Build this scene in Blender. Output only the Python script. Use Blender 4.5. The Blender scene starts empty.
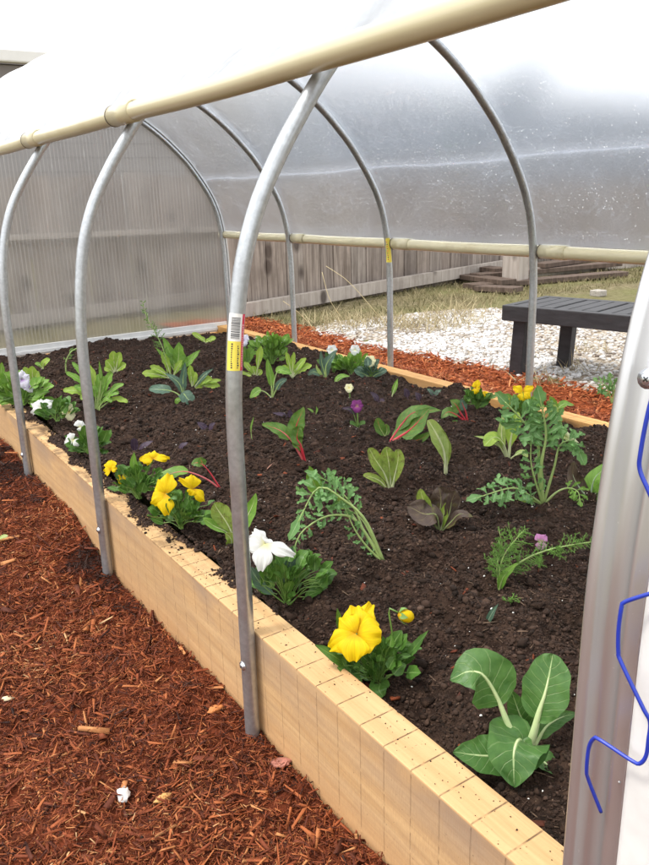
import bpy, math, random
import numpy as np
from mathutils import Vector as V
random.seed(7); rng=np.random.default_rng(11)
C=bpy.context.scene.collection; SC=bpy.context.scene
PI=math.pi
# ------------------------------------------------------------------ camera (solved from the photograph)
F_PX=775.1; W0,H0=649.,865.
pit,yaw,rol=[math.radians(a) for a in (17.042,33.4705,-1.66565)]
CAM=V((-0.43403,-0.08236,0.57451))
FW=V((math.sin(yaw)*math.cos(pit),math.cos(yaw)*math.cos(pit),-math.sin(pit)))
_r=V((math.cos(yaw),-math.sin(yaw),0)); _u=_r.cross(FW)
RT=_r*math.cos(rol)+_u*math.sin(rol); UP=-_r*math.sin(rol)+_u*math.cos(rol)
def ray(x,y): return FW*F_PX+RT*(x-W0/2)-UP*(y-H0/2)
def on(ax,val,x,y):
    d=ray(x,y); return CAM+d*((val-CAM[ax])/d[ax])
def atz(x,y,z): return on(2,z,x,y)
HF=V((math.sin(yaw),math.cos(yaw),0))
def vp(x,y,B,dd=0.):
    d=ray(x,y); return CAM+d*(((B-CAM).dot(HF)+dd)/d.dot(HF))
def mpp(P): return (P-CAM).dot(FW)/F_PX           # metres per photo pixel at P
cd=bpy.data.cameras.new('camera'); cam=bpy.data.objects.new('camera',cd); C.objects.link(cam)
from mathutils import Matrix
M=Matrix((RT,UP,-FW)).transposed().to_4x4(); M.translation=CAM; cam.matrix_world=M
cd.sensor_fit='HORIZONTAL'; cd.sensor_width=36; cd.lens=F_PX/W0*36; cd.clip_start=.02; cd.clip_end=600
SC.camera=cam
# ------------------------------------------------------------------ world and light
w=bpy.data.worlds.new('World'); SC.world=w; w.use_nodes=True; nt=w.node_tree; nt.nodes.clear()
SUN_EL,SUN_AZ=math.radians(62),math.radians(285)   # azimuth: clockwise from +Y, where the light comes from
sky=nt.nodes.new('ShaderNodeTexSky'); sky.sky_type='NISHITA'; sky.sun_disc=False
sky.sun_elevation=SUN_EL; sky.sun_rotation=SUN_AZ; sky.air_density=1; sky.dust_density=4; sky.ozone_density=1
hs=nt.nodes.new('ShaderNodeHueSaturation'); hs.inputs['Saturation'].default_value=.12
mx=nt.nodes.new('ShaderNodeMix'); mx.data_type='RGBA'; mx.inputs['Factor'].default_value=.6   # a high white overcast over the blue
mx.inputs['B'].default_value=(15.5,15.8,16.2,1)
bg=nt.nodes.new('ShaderNodeBackground'); bg.inputs['Strength'].default_value=.1
out=nt.nodes.new('ShaderNodeOutputWorld')
nt.links.new(sky.outputs[0],hs.inputs['Color']); nt.links.new(hs.outputs[0],mx.inputs['A'])
nt.links.new(mx.outputs['Result'],bg.inputs[0]); nt.links.new(bg.outputs[0],out.inputs[0])
sl=bpy.data.lights.new('sun','SUN'); sl.energy=1.5; sl.angle=math.radians(10); sl.color=(1,.95,.87)
so=bpy.data.objects.new('sun',sl); C.objects.link(so)
sd=V((math.sin(SUN_AZ)*math.cos(SUN_EL),math.cos(SUN_AZ)*math.cos(SUN_EL),math.sin(SUN_EL)))
so.rotation_euler=sd.to_track_quat('Z','Y').to_euler(); so.location=sd*10
SC.view_settings.view_transform='Standard'; SC.view_settings.look='None'; SC.view_settings.gamma=1
SC.view_settings.use_curve_mapping=False; SC.view_settings.exposure=.75
SC.cycles.max_bounces=9; SC.cycles.transparent_max_bounces=16; SC.cycles.diffuse_bounces=4
# ------------------------------------------------------------------ material helpers
class Mat:
    def __init__(s,name):
        s.m=bpy.data.materials.new(name); s.m.use_nodes=True; s.t=s.m.node_tree; s.t.nodes.clear()
        s.o=s.n('OutputMaterial')
    def n(s,typ,props=None,**inp):
        nd=s.t.nodes.new('ShaderNode'+typ)
        for k,v in (props or {}).items(): setattr(nd,k,v)
        for k,v in inp.items():
            k=k.replace('_',' ')
            sock=nd.inputs[int(k[1:])] if k[0]=='i' and k[1:].isdigit() else nd.inputs[k]
            s.set(sock,v)
        return nd
    def set(s,sock,v):
        if isinstance(v,bpy.types.NodeSocket): s.t.links.new(v,sock)
        elif isinstance(v,bpy.types.Node): s.t.links.new(v.outputs[0],sock)
        else:
            if isinstance(v,(tuple,list)) and len(v)==3 and sock.type=='RGBA': v=(*v,1)
            sock.default_value=v
    def math(s,op,a,b=0.,c=0.,clamp=False):
        nd=s.t.nodes.new('ShaderNodeMath'); nd.operation=op; nd.use_clamp=clamp
        for i,v in enumerate((a,b,c)):
            if i<len(nd.inputs): s.set(nd.inputs[i],v)
        return nd.outputs[0]
    def mix(s,f,a,b,mode='MIX'):
        nd=s.t.nodes.new('ShaderNodeMix'); nd.data_type='RGBA'; nd.blend_type=mode
        s.set(nd.inputs[0],f); s.set(nd.inputs['A'],a); s.set(nd.inputs['B'],b); return nd.outputs['Result']
    def ramp(s,f,stops):
        nd=s.t.nodes.new('ShaderNodeValToRGB'); e=nd.color_ramp.elements
        while len(e)<len(stops): e.new(.5)
        for el,(p,c) in zip(e,stops): el.position=p; el.color=(*c,1) if len(c)==3 else c
        s.set(nd.inputs[0],f); return nd.outputs[0]
    def mr(s,v,a,b,c=0.,d=1.):
        nd=s.t.nodes.new('ShaderNodeMapRange'); s.set(nd.inputs[0],v)
        for i,x in enumerate((a,b,c,d)): nd.inputs[i+1].default_value=x
        return nd.outputs[0]
    def co(s,kind='Object',scale=None):
        tc=s.n('TexCoord').outputs[kind]
        if scale is None: return tc
        mp=s.n('Mapping',Vector=tc); mp.inputs['Scale'].default_value=scale; return mp.outputs[0]
    def noise(s,vec,scale,detail=4,rough=.55,dist=0.):
        return s.n('TexNoise',Vector=vec,Scale=scale,Detail=detail,Roughness=rough,Distortion=dist).outputs['Fac']
    def bump(s,h,strength=.3,dist=.002,normal=None):
        b=s.n('Bump',Strength=strength,Distance=dist,Height=h)
        if normal is not None: s.set(b.inputs['Normal'],normal)
        return b.outputs[0]
    def bsdf(s,**k): return s.n('BsdfPrincipled',**k)
    def out(s,sh): s.set(s.o.inputs[0],sh); return s.m
def simple(name,col,rough=.6,metal=0.,nscale=40,var=.15,bump=.1,stretch=None):
    m=Mat(name); co=m.co('Object',stretch); nz=m.noise(co,nscale)
    c=m.mix(m.mr(nz,.3,.7),tuple(x*(1-var) for x in col),tuple(min(1,x*(1+var)) for x in col))
    b=m.bsdf(Base_Color=c,Roughness=rough,Metallic=metal,Normal=m.bump(nz,bump,.001)); return m.out(b)
# ------------------------------------------------------------------ object helpers
def tag(o,label=None,cat=None,group=None,kind=None):
    if label: o['label']=label
    if cat: o['category']=cat
    if group: o['group']=group
    if kind: o['kind']=kind
    return o
def empty(name,loc,label,cat,group=None):
    o=bpy.data.objects.new(name,None); C.objects.link(o); o.location=loc; o.empty_display_size=.02
    return tag(o,label,cat,group)
def wloc(o):
    p=V(o.location)
    while o.parent: o=o.parent; p+=V(o.location)
    return p
def npobj(name,verts,faces,mats,parent=None,smooth=True,uv=None,fmat=None,fattr=None):
    """verts (n,3) world coordinates; faces (m,3|4) array or list of tuples"""
    verts=np.asarray(verts,dtype=np.float64)
    org=wloc(parent) if parent else V((0,0,0))
    verts=verts-np.array(org)
    me=bpy.data.meshes.new(name)
    if isinstance(faces,np.ndarray):
        k=faces.shape[1]; nf=len(faces); me.vertices.add(len(verts)); me.loops.add(nf*k); me.polygons.add(nf)
        me.vertices.foreach_set('co',verts.astype(np.float32).ravel())
        me.polygons.foreach_set('loop_start',np.arange(0,nf*k,k,dtype=np.int32))
        me.loops.foreach_set('vertex_index',faces.astype(np.int32).ravel())
        me.update(calc_edges=True)
    else:
        me.from_pydata([tuple(v) for v in verts],[],faces); me.update()
    for m in (mats if isinstance(mats,(list,tuple)) else [mats]): me.materials.append(m)
    if fmat is not None: me.polygons.foreach_set('material_index',np.asarray(fmat,dtype=np.int32))
    if smooth: me.polygons.foreach_set('use_smooth',np.ones(len(me.polygons),dtype=bool))
    if uv is not None:
        ul=me.uv_layers.new(name='UVMap'); vi=np.zeros(len(me.loops),dtype=np.int32); me.loops.foreach_get('vertex_index',vi)
        ul.data.foreach_set('uv',np.asarray(uv,dtype=np.float32)[vi].ravel())
    if fattr is not None:
        a=me.attributes.new('rnd','FLOAT','FACE'); a.data.foreach_set('value',np.asarray(fattr,dtype=np.float32))
    o=bpy.data.objects.new(name,me); C.objects.link(o)
    if parent: o.parent=parent
    return o
class MB:
    def __init__(s): s.v=[]; s.f=[]; s.uv=[]; s.m=[]
    def add(s,vs,fs,uvs=None,mi=0):
        n=len(s.v); s.v+= [tuple(v) for v in vs]; s.f+=[tuple(i+n for i in f) for f in fs]
        s.uv+= list(uvs) if uvs is not None else [(0,0)]*len(vs); s.m+=[mi]*len(fs)
    def build(s,name,mats,parent=None,smooth=True,bevel=0.):
        o=npobj(name,s.v,s.f,mats,parent,smooth,s.uv,s.m)
        if bevel:
            b=o.modifiers.new('bevel','BEVEL'); b.width=bevel; b.segments=2; b.limit_method='ANGLE'
        return o
    def box(s,c,ax,ay,az,mi=0):
        """centre and three half-axis vectors"""
        c=V(c); vs=[c+V(ax)*i+V(ay)*j+V(az)*k for i in (-1,1) for j in (-1,1) for k in (-1,1)]
        s.add(vs,[(0,1,3,2),(4,6,7,5),(0,4,5,1),(2,3,7,6),(0,2,6,4),(1,5,7,3)],None,mi)
    def abox(s,x0,x1,y0,y1,z0,z1,mi=0):
        s.box(((x0+x1)/2,(y0+y1)/2,(z0+z1)/2),((x1-x0)/2,0,0),(0,(y1-y0)/2,0),(0,0,(z1-z0)/2),mi)
    def tube(s,pts,rad,k=8,mi=0,cap=True):
        pts=[V(p) for p in pts]; n=len(pts); rad=[rad]*n if not isinstance(rad,(list,tuple)) else rad
        T=[(pts[min(i+1,n-1)]-pts[max(i-1,0)]).normalized() for i in range(n)]
        a=T[0].orthogonal().normalized(); vs=[];uv=[]
        for i in range(n):
            a=(a-T[i]*a.dot(T[i])).normalized(); b=T[i].cross(a)
            for j in range(k):
                th=2*PI*j/k; vs.append(pts[i]+(a*math.cos(th)+b*math.sin(th))*rad[i]); uv.append((.5,i/(n-1)))
        fs=[(i*k+j,i*k+(j+1)%k,(i+1)*k+(j+1)%k,(i+1)*k+j) for i in range(n-1) for j in range(k)]
        if cap: fs+=[tuple(range(k))[::-1],tuple((n-1)*k+j for j in range(k))]
        s.add(vs,fs,uv,mi)
def cr(pts,n):
    """Catmull-Rom resample through 3-D points"""
    pts=[V(p) for p in pts]
    if len(pts)==2: return [pts[0].lerp(pts[1],i/(n-1)) for i in range(n)]
    P=[pts[0]*2-pts[1]]+pts+[pts[-1]*2-pts[-2]]; L=[0]
    for i in range(len(pts)-1): L.append(L[-1]+(pts[i+1]-pts[i]).length+1e-9)
    r=[]
    for q in range(n):
        s=L[-1]*q/(n-1); i=0
        while i<len(pts)-2 and s>L[i+1]: i+=1
        t=min(1,(s-L[i])/(L[i+1]-L[i])); a,b,c,d=P[i:i+4]
        r.append(.5*((2*b)+(c-a)*t+(2*a-5*b+4*c-d)*t*t+(3*b-a-3*c+d)*t**3))
    return r
# numpy value noise
def vn(x,y,seed=0):
    xi=np.floor(x).astype(np.int64); yi=np.floor(y).astype(np.int64); fx=x-xi; fy=y-yi
    fx=fx*fx*(3-2*fx); fy=fy*fy*(3-2*fy)
    def h(a,b):
        n=(a*374761393+b*668265263+seed*982451653)&0x7fffffff
        n=((n^(n>>13))*1274126177)&0x7fffffff
        return ((n^(n>>16))&0xffff)/65535.
    return (h(xi,yi)*(1-fx)+h(xi+1,yi)*fx)*(1-fy)+(h(xi,yi+1)*(1-fx)+h(xi+1,yi+1)*fx)*fy
def fbm(x,y,seed=0,octv=5,g=.5):
    r=0.;a=1.;t=0.
    for i in range(octv):
        r=r+a*(vn(x,y,seed+i*17)-.5)*2; t+=a; a*=g; x=x*2.03+5.1; y=y*2.03+1.7
    return r/t
def sstep(x,a,b):
    t=np.clip((x-a)/(b-a),0,1); return t*t*(3-2*t)
# ------------------------------------------------------------------ heights
BED_W=1.22; Y_A,Y_B=.13,3.26; BT=.05
DIPS=[(*atz(a,b,0.)[:2],r_,d_) for a,b,r_,d_ in [(440,525,.028,.012),(545,500,.03,.012),(386,556,.022,.008),(303,458,.025,.010),(391,488,.025,.010),(505,455,.03,.012),(445,470,.025,.009),(500,588,.02,.008),(470,560,.03,.010),(330,520,.035,.010),(590,620,.04,.014),(420,610,.035,.012),(270,450,.04,.010),(230,400,.05,.012),(330,400,.05,.012),(430,440,.04,.010)]]
BOK=atz(524,757,-.026)
def soil_h(x,y):
    x=np.asarray(x,float); y=np.asarray(y,float)
    h=.004+.020*fbm(x*5,y*5,3,3)+.026*fbm(x*12,y*12,9,3)+.012*fbm(x*42,y*42,23,4,.6)
    h=h-.042*(1-sstep(x,.05,.17))*(1-sstep(y,.62,1.05))-.010*(1-sstep(y,.3,1.2))
    h=h-.018*sstep(x,1.06,1.15)
    h=h-.030*sstep(y,2.75,3.12)*(1+.3*fbm(x*6,y*6,78,2))+.034*np.exp(-((x-.62)/.17)**2-((y-3.08)/.12)**2)+.02*np.exp(-((x-.30)/.06)**2-((y-3.05)/.1)**2)
    h=h+.010*sstep(y,1.0,1.3)*(1-sstep(x,.05,.14))
    wl_=np.exp(-((x-BOK[0])**2+(y-BOK[1])**2)/.055**2); h=h*(1-wl_)+(-.026+.006*fbm(x*42,y*42,23,4,.6))*wl_
    for (px_,py_,rr_,dp_) in DIPS: h=h-dp_*np.exp(-((x-px_)**2+(y-py_)**2)/rr_**2)+dp_*.55*np.exp(-((np.sqrt((x-px_)**2+(y-py_)**2)-rr_*1.9)/(rr_*.55))**2)
    return h
def gz(x,y):
    x=np.asarray(x,float); y=np.asarray(y,float)
    left=-.163+.038*sstep(y,1.25,1.75)
    right=-.035-.085*sstep(x,1.27,1.62)
    far=-.12+0*x
    g=np.where(x<.6,left,right); g=np.where(y>3.0,np.where(x<.6,left+( -.12-left)*sstep(y,3,3.4),right+(-.12-right)*sstep(y,3.1,3.5)),g)
    return g
def mul_h(x,y): return gz(x,y)+.012*fbm(x*6,y*6,31,3)+.010*fbm(x*22,y*22,37,3)
def grid(xs,ys,hf):
    X,Y=np.meshgrid(xs,ys); Z=hf(X,Y); v=np.stack([X,Y,Z],-1).reshape(-1,3)
    nx,ny=len(xs),len(ys); i=np.arange(nx*ny).reshape(ny,nx)
    f=np.stack([i[:-1,:-1],i[:-1,1:],i[1:,1:],i[1:,:-1]],-1).reshape(-1,4)
    return v,f
def graded(a,b,d0,d1):
    r=[a]
    while r[-1]<b:
        t=(r[-1]-a)/(b-a); r.append(r[-1]+d0+(d1-d0)*t)
    r[-1]=b; return np.array(r)
# ------------------------------------------------------------------ materials
def m_soil():
    m=Mat('soil'); co=m.co(); a=m.noise(co,60,6,.7); b=m.noise(co,6,3); c=m.noise(co,260,4,.7)
    col=m.ramp(a,[(.32,(.009,.0055,.004)),(.5,(.037,.022,.0155)),(.68,(.10,.06,.041))])
    col=m.mix(m.mr(b,.42,.68,0,.5),col,(.055,.028,.02)); dry=m.noise(co,11,5,.65); col=m.mix(m.mr(dry,.50,.72,0,.45),col,(.085,.052,.036))
    col=m.mix(m.mr(c,.62,.75,0,.45),col,(.12,.075,.05))
    h=m.math('ADD',a,m.math('MULTIPLY',c,.6))
    return m.out(m.bsdf(Base_Color=col,Roughness=.95,Normal=m.bump(h,1.,.008),Specular_IOR_Level=.15))
def m_rnd(name,stops,rough=.8,nsc=150):
    m=Mat(name); at=m.n('Attribute',{'attribute_name':'rnd'}).outputs['Fac']
    col=m.ramp(at,stops); nz=m.noise(m.co(),nsc,4,.6)
    col=m.mix(m.mr(nz,.35,.7,0,.6),col,m.mix(1.,col,(.55,.5,.5),'MULTIPLY'))
    return m.out(m.bsdf(Base_Color=col,Roughness=rough,Normal=m.bump(nz,.5,.001),Specular_IOR_Level=.25))
SOIL=m_soil()
CLOD=m_rnd('soil_crumb',[(0,(.013,.008,.0055)),(.45,(.042,.025,.0175)),(.85,(.09,.054,.038)),(1,(.18,.12,.08))],.95)
MULCH=m_rnd('mulch_chip',[(0,(.035,.015,.011)),(.2,(.13,.032,.014)),(.5,(.29,.072,.025)),(.76,(.43,.135,.045)),(.92,(.56,.26,.10)),(1,(.68,.45,.23))],.75)
MULCHR=m_rnd('mulch_chip_orange',[(0,(.12,.03,.014)),(.3,(.32,.075,.025)),(.7,(.55,.16,.05)),(1,(.7,.33,.14))],.75)
def m_mbase(name,c0,c1):
    m=Mat(name); co=m.co(); a=m.noise(co,40,6,.7); b=m.noise(co,5,3)
    col=m.mix(m.mr(a,.35,.65),c0,c1); col=m.mix(m.mr(b,.5,.7,0,.7),col,(.02,.011,.008))
    return m.out(m.bsdf(Base_Color=col,Roughness=.95,Normal=m.bump(a,.9,.006),Specular_IOR_Level=.1))
MBASE=m_mbase('mulch_dark',(.05,.014,.008),(.18,.042,.017)); MBASER=m_mbase('mulch_orange_base',(.16,.04,.015),(.36,.09,.03))
STONE=m_rnd('white_stone',[(0,(.20,.16,.13)),(.22,(.44,.40,.35)),(.5,(.66,.65,.63)),(1,(.80,.80,.80))],.8,60)
GRASS=m_rnd('dry_grass',[(0,(.085,.09,.035)),(.35,(.20,.175,.085)),(.7,(.36,.30,.17)),(1,(.54,.46,.28))],.8)
WHITE_BIT=simple('perlite',(.8,.78,.74),.9)
def m_ground():
    m=Mat('grass_ground'); co=m.co(); a=m.noise(co,25,6,.7); b=m.noise(co,1.6,4)
    col=m.ramp(a,[(.3,(.09,.075,.042)),(.5,(.18,.15,.085)),(.75,(.32,.27,.17))])
    col=m.mix(m.mr(b,.4,.65,0,.7),col,(.14,.15,.05))
    return m.out(m.bsdf(Base_Color=col,Roughness=.95,Normal=m.bump(a,.8,.02),Specular_IOR_Level=.1))
GROUND=m_ground()
def m_gravel():
    m=Mat('gravel_bed'); co=m.co(); v=m.n('TexVoronoi',Vector=co,Scale=55).outputs['Distance']; a=m.noise(co,30,4)
    col=m.mix(m.mr(v,.2,.6),(.62,.59,.54),(.22,.17,.12)); col=m.mix(m.mr(a,.45,.7,0,.7),col,(.3,.23,.15))
    return m.out(m.bsdf(Base_Color=col,Roughness=.95,Normal=m.bump(v,-.8,.01)))
GRAVEL=m_gravel()
def m_board(fresh=True):
    m=Mat('sawn_timber' if fresh else 'orange_timber'); co=m.co()
    sp=m.n('SeparateXYZ',Vector=co); x,y,z=sp.outputs
    g=m.noise(m.co('Object',(60,3,60)),1.,6,.6,.6); big=m.noise(m.co('Object',(4,1.5,4)),1.,3)
    fine=m.noise(m.co('Object',(90,500,90)),1.,3); 
    base=((.50,.295,.13),(.66,.435,.22)) if fresh else ((.50,.24,.07),(.72,.42,.16))
    col=m.mix(m.mr(g,.3,.7),*base)
    col=m.mix(m.mr(big,.45,.7,0,.45),col,(.42,.27,.14))
    gl2=m.noise(m.co('Object',(110,2.2,110)),1.,5,.7,.8); col=m.mix(m.mr(gl2,.52,.68,0,.5),col,(.36,.20,.085))
    kn=m.n('TexVoronoi',Vector=m.co('Object',(4,1.6,7)),Scale=1.).outputs['Distance']; col=m.mix(m.mr(kn,.10,.045,0,.8),col,(.16,.075,.03))
    # weathered grey-brown band along the upper face, deepened as painted shade; more orange towards the bottom
    band=m.math('MULTIPLY',m.mr(z,-.075,-.02),m.mr(m.noise(m.co('Object',(2,5,12)),1.,3),.42,.6)) 
    nose=m.math('MULTIPLY',band,m.math('LESS_THAN',z,-.003))
    if fresh:
        col=m.mix(m.math('MULTIPLY',nose,.7),col,(.29,.215,.165)); col=m.mix(m.math('MULTIPLY',m.math('LESS_THAN',z,-.003),m.mr(m.noise(m.co('Object',(8,8,30)),1.,5,.75),.42,.66,0,.45)),col,(.38,.25,.15)); col=m.mix(m.math('MULTIPLY',m.math('LESS_THAN',z,-.003),m.mr(fine,.35,.7,0,.35)),col,(.36,.22,.12))  # weathering, plus the less lit side's shade painted below the top edge
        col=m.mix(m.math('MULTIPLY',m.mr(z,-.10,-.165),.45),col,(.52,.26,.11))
    # incising cuts every 45 mm across the board
    ph=m.math('PINGPONG',m.math('ADD',m.math('SUBTRACT',y,.300),m.math('MULTIPLY',m.noise(m.co('Object',(3,9,3)),1.,2),.006)),.02225)
    cut=m.mr(ph,.0004,.0012,1,0); dash=m.mr(m.noise(m.co('Object',(45,1,45)),1.,2),.36,.5)
    cut=m.math('MULTIPLY',cut,dash)
    topm=m.mr(z,-.004,-.001,.17,1.); col=m.mix(m.math('MULTIPLY',cut,m.math('MULTIPLY',topm,.85)),col,(.09,.055,.03))
    sp_=m.mr(m.noise(co,220,2,.5),.70,.76,0,.6); col=m.mix(sp_,col,(.08,.05,.03))
    # soil dust wiped over the top near the overflow
    dirt=m.math('MULTIPLY',m.mr(m.noise(co,22,5,.7),.46,.62),m.mr(y,.9,1.25)); dirt=m.math('MULTIPLY',dirt,m.math('GREATER_THAN',z,-.004))
    if fresh: col=m.mix(m.math('MULTIPLY',dirt,.75),col,(.06,.036,.024))
    h=m.math('SUBTRACT',m.math('ADD',g,m.math('MULTIPLY',fine,.5)),m.math('MULTIPLY',cut,2.))
    return m.out(m.bsdf(Base_Color=col,Roughness=.8,Normal=m.bump(h,.5,.0015),Specular_IOR_Level=.25))
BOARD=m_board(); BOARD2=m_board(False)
def m_galv(name='galvanised_steel',rough=.34,col=(.50,.52,.535)):
    m=Mat(name); co=m.co(); a=m.noise(co,140,3); b=m.noise(co,14,4); s=m.noise(m.co('Object',(300,300,4)),1.,3)
    c=m.mix(m.mr(a,.3,.7),tuple(x*.86 for x in col),tuple(x*1.12 for x in col)); c=m.mix(m.mr(b,.5,.75,0,.4),c,(.34,.34,.35))
    r=m.mr(b,.3,.7,rough-.06,rough+.14)
    return m.out(m.bsdf(Base_Color=c,Roughness=r,Metallic=.82,Normal=m.bump(s,.12,.0005)))
GALV=m_galv(); ALU=None
def m_alu():
    m=Mat('mill_aluminium'); a=m.noise(m.co('Object',(90,90,1.)),1.,2); b=m.noise(m.co(),60,3); s=m.mr(m.noise(m.co(),300,2),.72,.76)
    c=m.mix(m.mr(a,.3,.7),(.60,.60,.605),(.67,.67,.67)); c=m.mix(m.math('MULTIPLY',s,.5),c,(.85,.85,.85))
    return m.out(m.bsdf(Base_Color=c,Roughness=m.mr(a,.3,.7,.32,.40),Metallic=.85,Normal=m.bump(a,.05,.0005)))
ALU=m_alu(); SCREW=m_galv('zinc_screw',.22,(.6,.62,.65))
def m_pvc():
    m=Mat('cream_pvc'); co=m.co(); a=m.noise(m.co('Object',(20,2,20)),1.,4); b=m.noise(co,9,4)
    c=m.mix(m.mr(a,.3,.7),(.54,.48,.30),(.66,.60,.41)); c=m.mix(m.mr(b,.56,.72,0,.35),c,(.45,.36,.2))
    return m.out(m.bsdf(Base_Color=c,Roughness=.3,Normal=m.bump(b,.1,.001),Coat_Weight=.25,Coat_Roughness=.1))
PVC=m_pvc()
BLACKW=None
def m_black():
    m=Mat('black_stained_wood'); g=m.noise(m.co('Object',(60,6,60)),1.,5,.6,.4)
    c=m.mix(m.mr(g,.3,.7),(.012,.011,.013),(.034,.032,.036))
    return m.out(m.bsdf(Base_Color=c,Roughness=.55,Normal=m.bump(g,.4,.002)))
BLACKW=m_black()
def m_old(name,c0,c1,seed=0.):
    m=Mat(name); co=m.co(); g=m.noise(m.co('Object',(40,40,2.2)),1.,6,.65,.5); k=m.n('TexVoronoi',Vector=m.co('Object',(5,5,3)),Scale=1.).outputs['Distance']
    at=m.n('Attribute',{'attribute_name':'rnd'}).outputs['Fac']
    c=m.mix(m.mr(g,.3,.7),c0,c1); c=m.mix(m.mr(k,.20,.10,0,.8),c,(.05,.035,.03)); c=m.mix(m.mr(m.noise(co,3.,4,.7),.5,.7,0,.4),c,(.12,.095,.08))
    c=m.mix(1.,c,m.ramp(at,[(0,(.72,.70,.70)),(.5,(1,.96,.93)),(1,(1.0,1.0,1.0))]),'MULTIPLY')
    return m.out(m.bsdf(Base_Color=c,Roughness=.9,Normal=m.bump(g,.6,.004),Specular_IOR_Level=.2))
OLD=m_old('weathered_fence_wood',(.135,.108,.09),(.43,.375,.33)); OLDR=m_old('weathered_rail',(.43,.38,.33),(.70,.64,.57)); OLDD=m_old('old_dark_planks',(.09,.065,.05),(.24,.18,.145))
# clear wet film
def m_film():
    m=Mat('wet_clear_film'); co=m.co(); z=m.n('SeparateXYZ',Vector=co).outputs[2]; x=m.n('SeparateXYZ',Vector=co).outputs[0]
    fc=m.n('LayerWeight',Blend=.5).outputs['Facing']; fr=m.math('ADD',.045,m.math('MULTIPLY',m.math('POWER',fc,4.2),.95))
    wr=m.noise(m.co('Object',(1.2,3.5,5)),1.,5,.65,1.2); w2=m.noise(m.co('Object',(3,1.2,3)),1.,3)
    # creases and runs along the length where water gathers
    def band(c,w): return m.mr(m.math('ABSOLUTE',m.math('ADD',m.math('SUBTRACT',z,c),m.math('MULTIPLY',m.math('SUBTRACT',w2,.5),.05))),0.,w,1,0)
    far=m.math('GREATER_THAN',x,.7)
    crease=m.math('MULTIPLY',m.math('MAXIMUM',band(.655,.006),m.math('MULTIPLY',band(.66,.02),.35)),far)
    wet=m.math('MAXIMUM',m.math('MAXIMUM',band(.66,.022),band(.545,.03)),m.math('MULTIPLY',band(.80,.035),.6))
    low=m.math('MULTIPLY',m.mr(z,.475,.43),far)
    vo=m.n('TexVoronoi',{'feature':'F1'},Vector=co,Scale=165.,Randomness=1.); d=vo.outputs['Distance']; cr_=m.n('SeparateColor',Color=vo.outputs['Color']).outputs
    bead=m.math('LESS_THAN',d,m.mr(cr_[0],.0,1.,.04,.24))
    dens=m.math('ADD',m.mr(m.noise(m.co('Object',(9,1.5,9)),1.,4,.7),.38,.66,.10,.5),m.math('MULTIPLY',wet,m.mr(m.noise(m.co('Object',(6,9,6)),1.,4,.7),.35,.65,.12,.75)))
    bead=m.math('MULTIPLY',bead,m.math('LESS_THAN',cr_[1],dens))
    vo2=m.n('TexVoronoi',Vector=co,Scale=42.); bead2=m.math('MULTIPLY',m.math('LESS_THAN',vo2.outputs['Distance'],.055),m.math('LESS_THAN',m.n('SeparateColor',Color=vo2.outputs['Color']).outputs[2],.10))
    bead=m.math('MAXIMUM',bead,bead2)
    bmp=m.bump(m.math('ADD',wr,m.math('MULTIPLY',bead,.15)),.5,.02)
    tr=m.n('BsdfTransparent',Color=(.98,.985,.99))
    rf=m.n('BsdfRefraction',Color=(.98,.99,1.),Roughness=.34,IOR=1.10)
    tl=m.n('BsdfTranslucent',Color=(.84,.89,1.)); df=m.n('BsdfDiffuse',Color=(.82,.85,.9)); tw=m.n('BsdfTranslucent',Color=(1,1,1))
    haze=m.n('MixShader',i0=.4,i1=tl,i2=df)
    cl=m.n('MixShader',i0=.96,i1=tr,i2=rf)
    rg=m.noise(m.co('Object',(2,5,9)),1.,4,.6,1.5); rl=m.mr(m.math('ABSOLUTE',m.math('SUBTRACT',rg,.5)),0.,.012,.16,0); hz=m.math('ADD',m.math('ADD',m.mr(wr,.25,.75,.08,.22),rl),m.math('ADD',m.math('MULTIPLY',crease,.6),m.math('MULTIPLY',low,.14)),clamp=True)
    body=m.n('MixShader',i0=m.math('MULTIPLY',hz,.6),i1=cl,i2=haze)
    body=m.n('MixShader',i0=m.math('MULTIPLY',bead,.95),i1=body,i2=tw)
    gl=m.n('BsdfGlossy',Color=(1,1,1),Roughness=.13,Normal=bmp)
    return m.out(m.n('MixShader',i0=m.math('MULTIPLY',fr,1.05,clamp=True),i1=body,i2=gl))
FILM=m_film()
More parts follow.
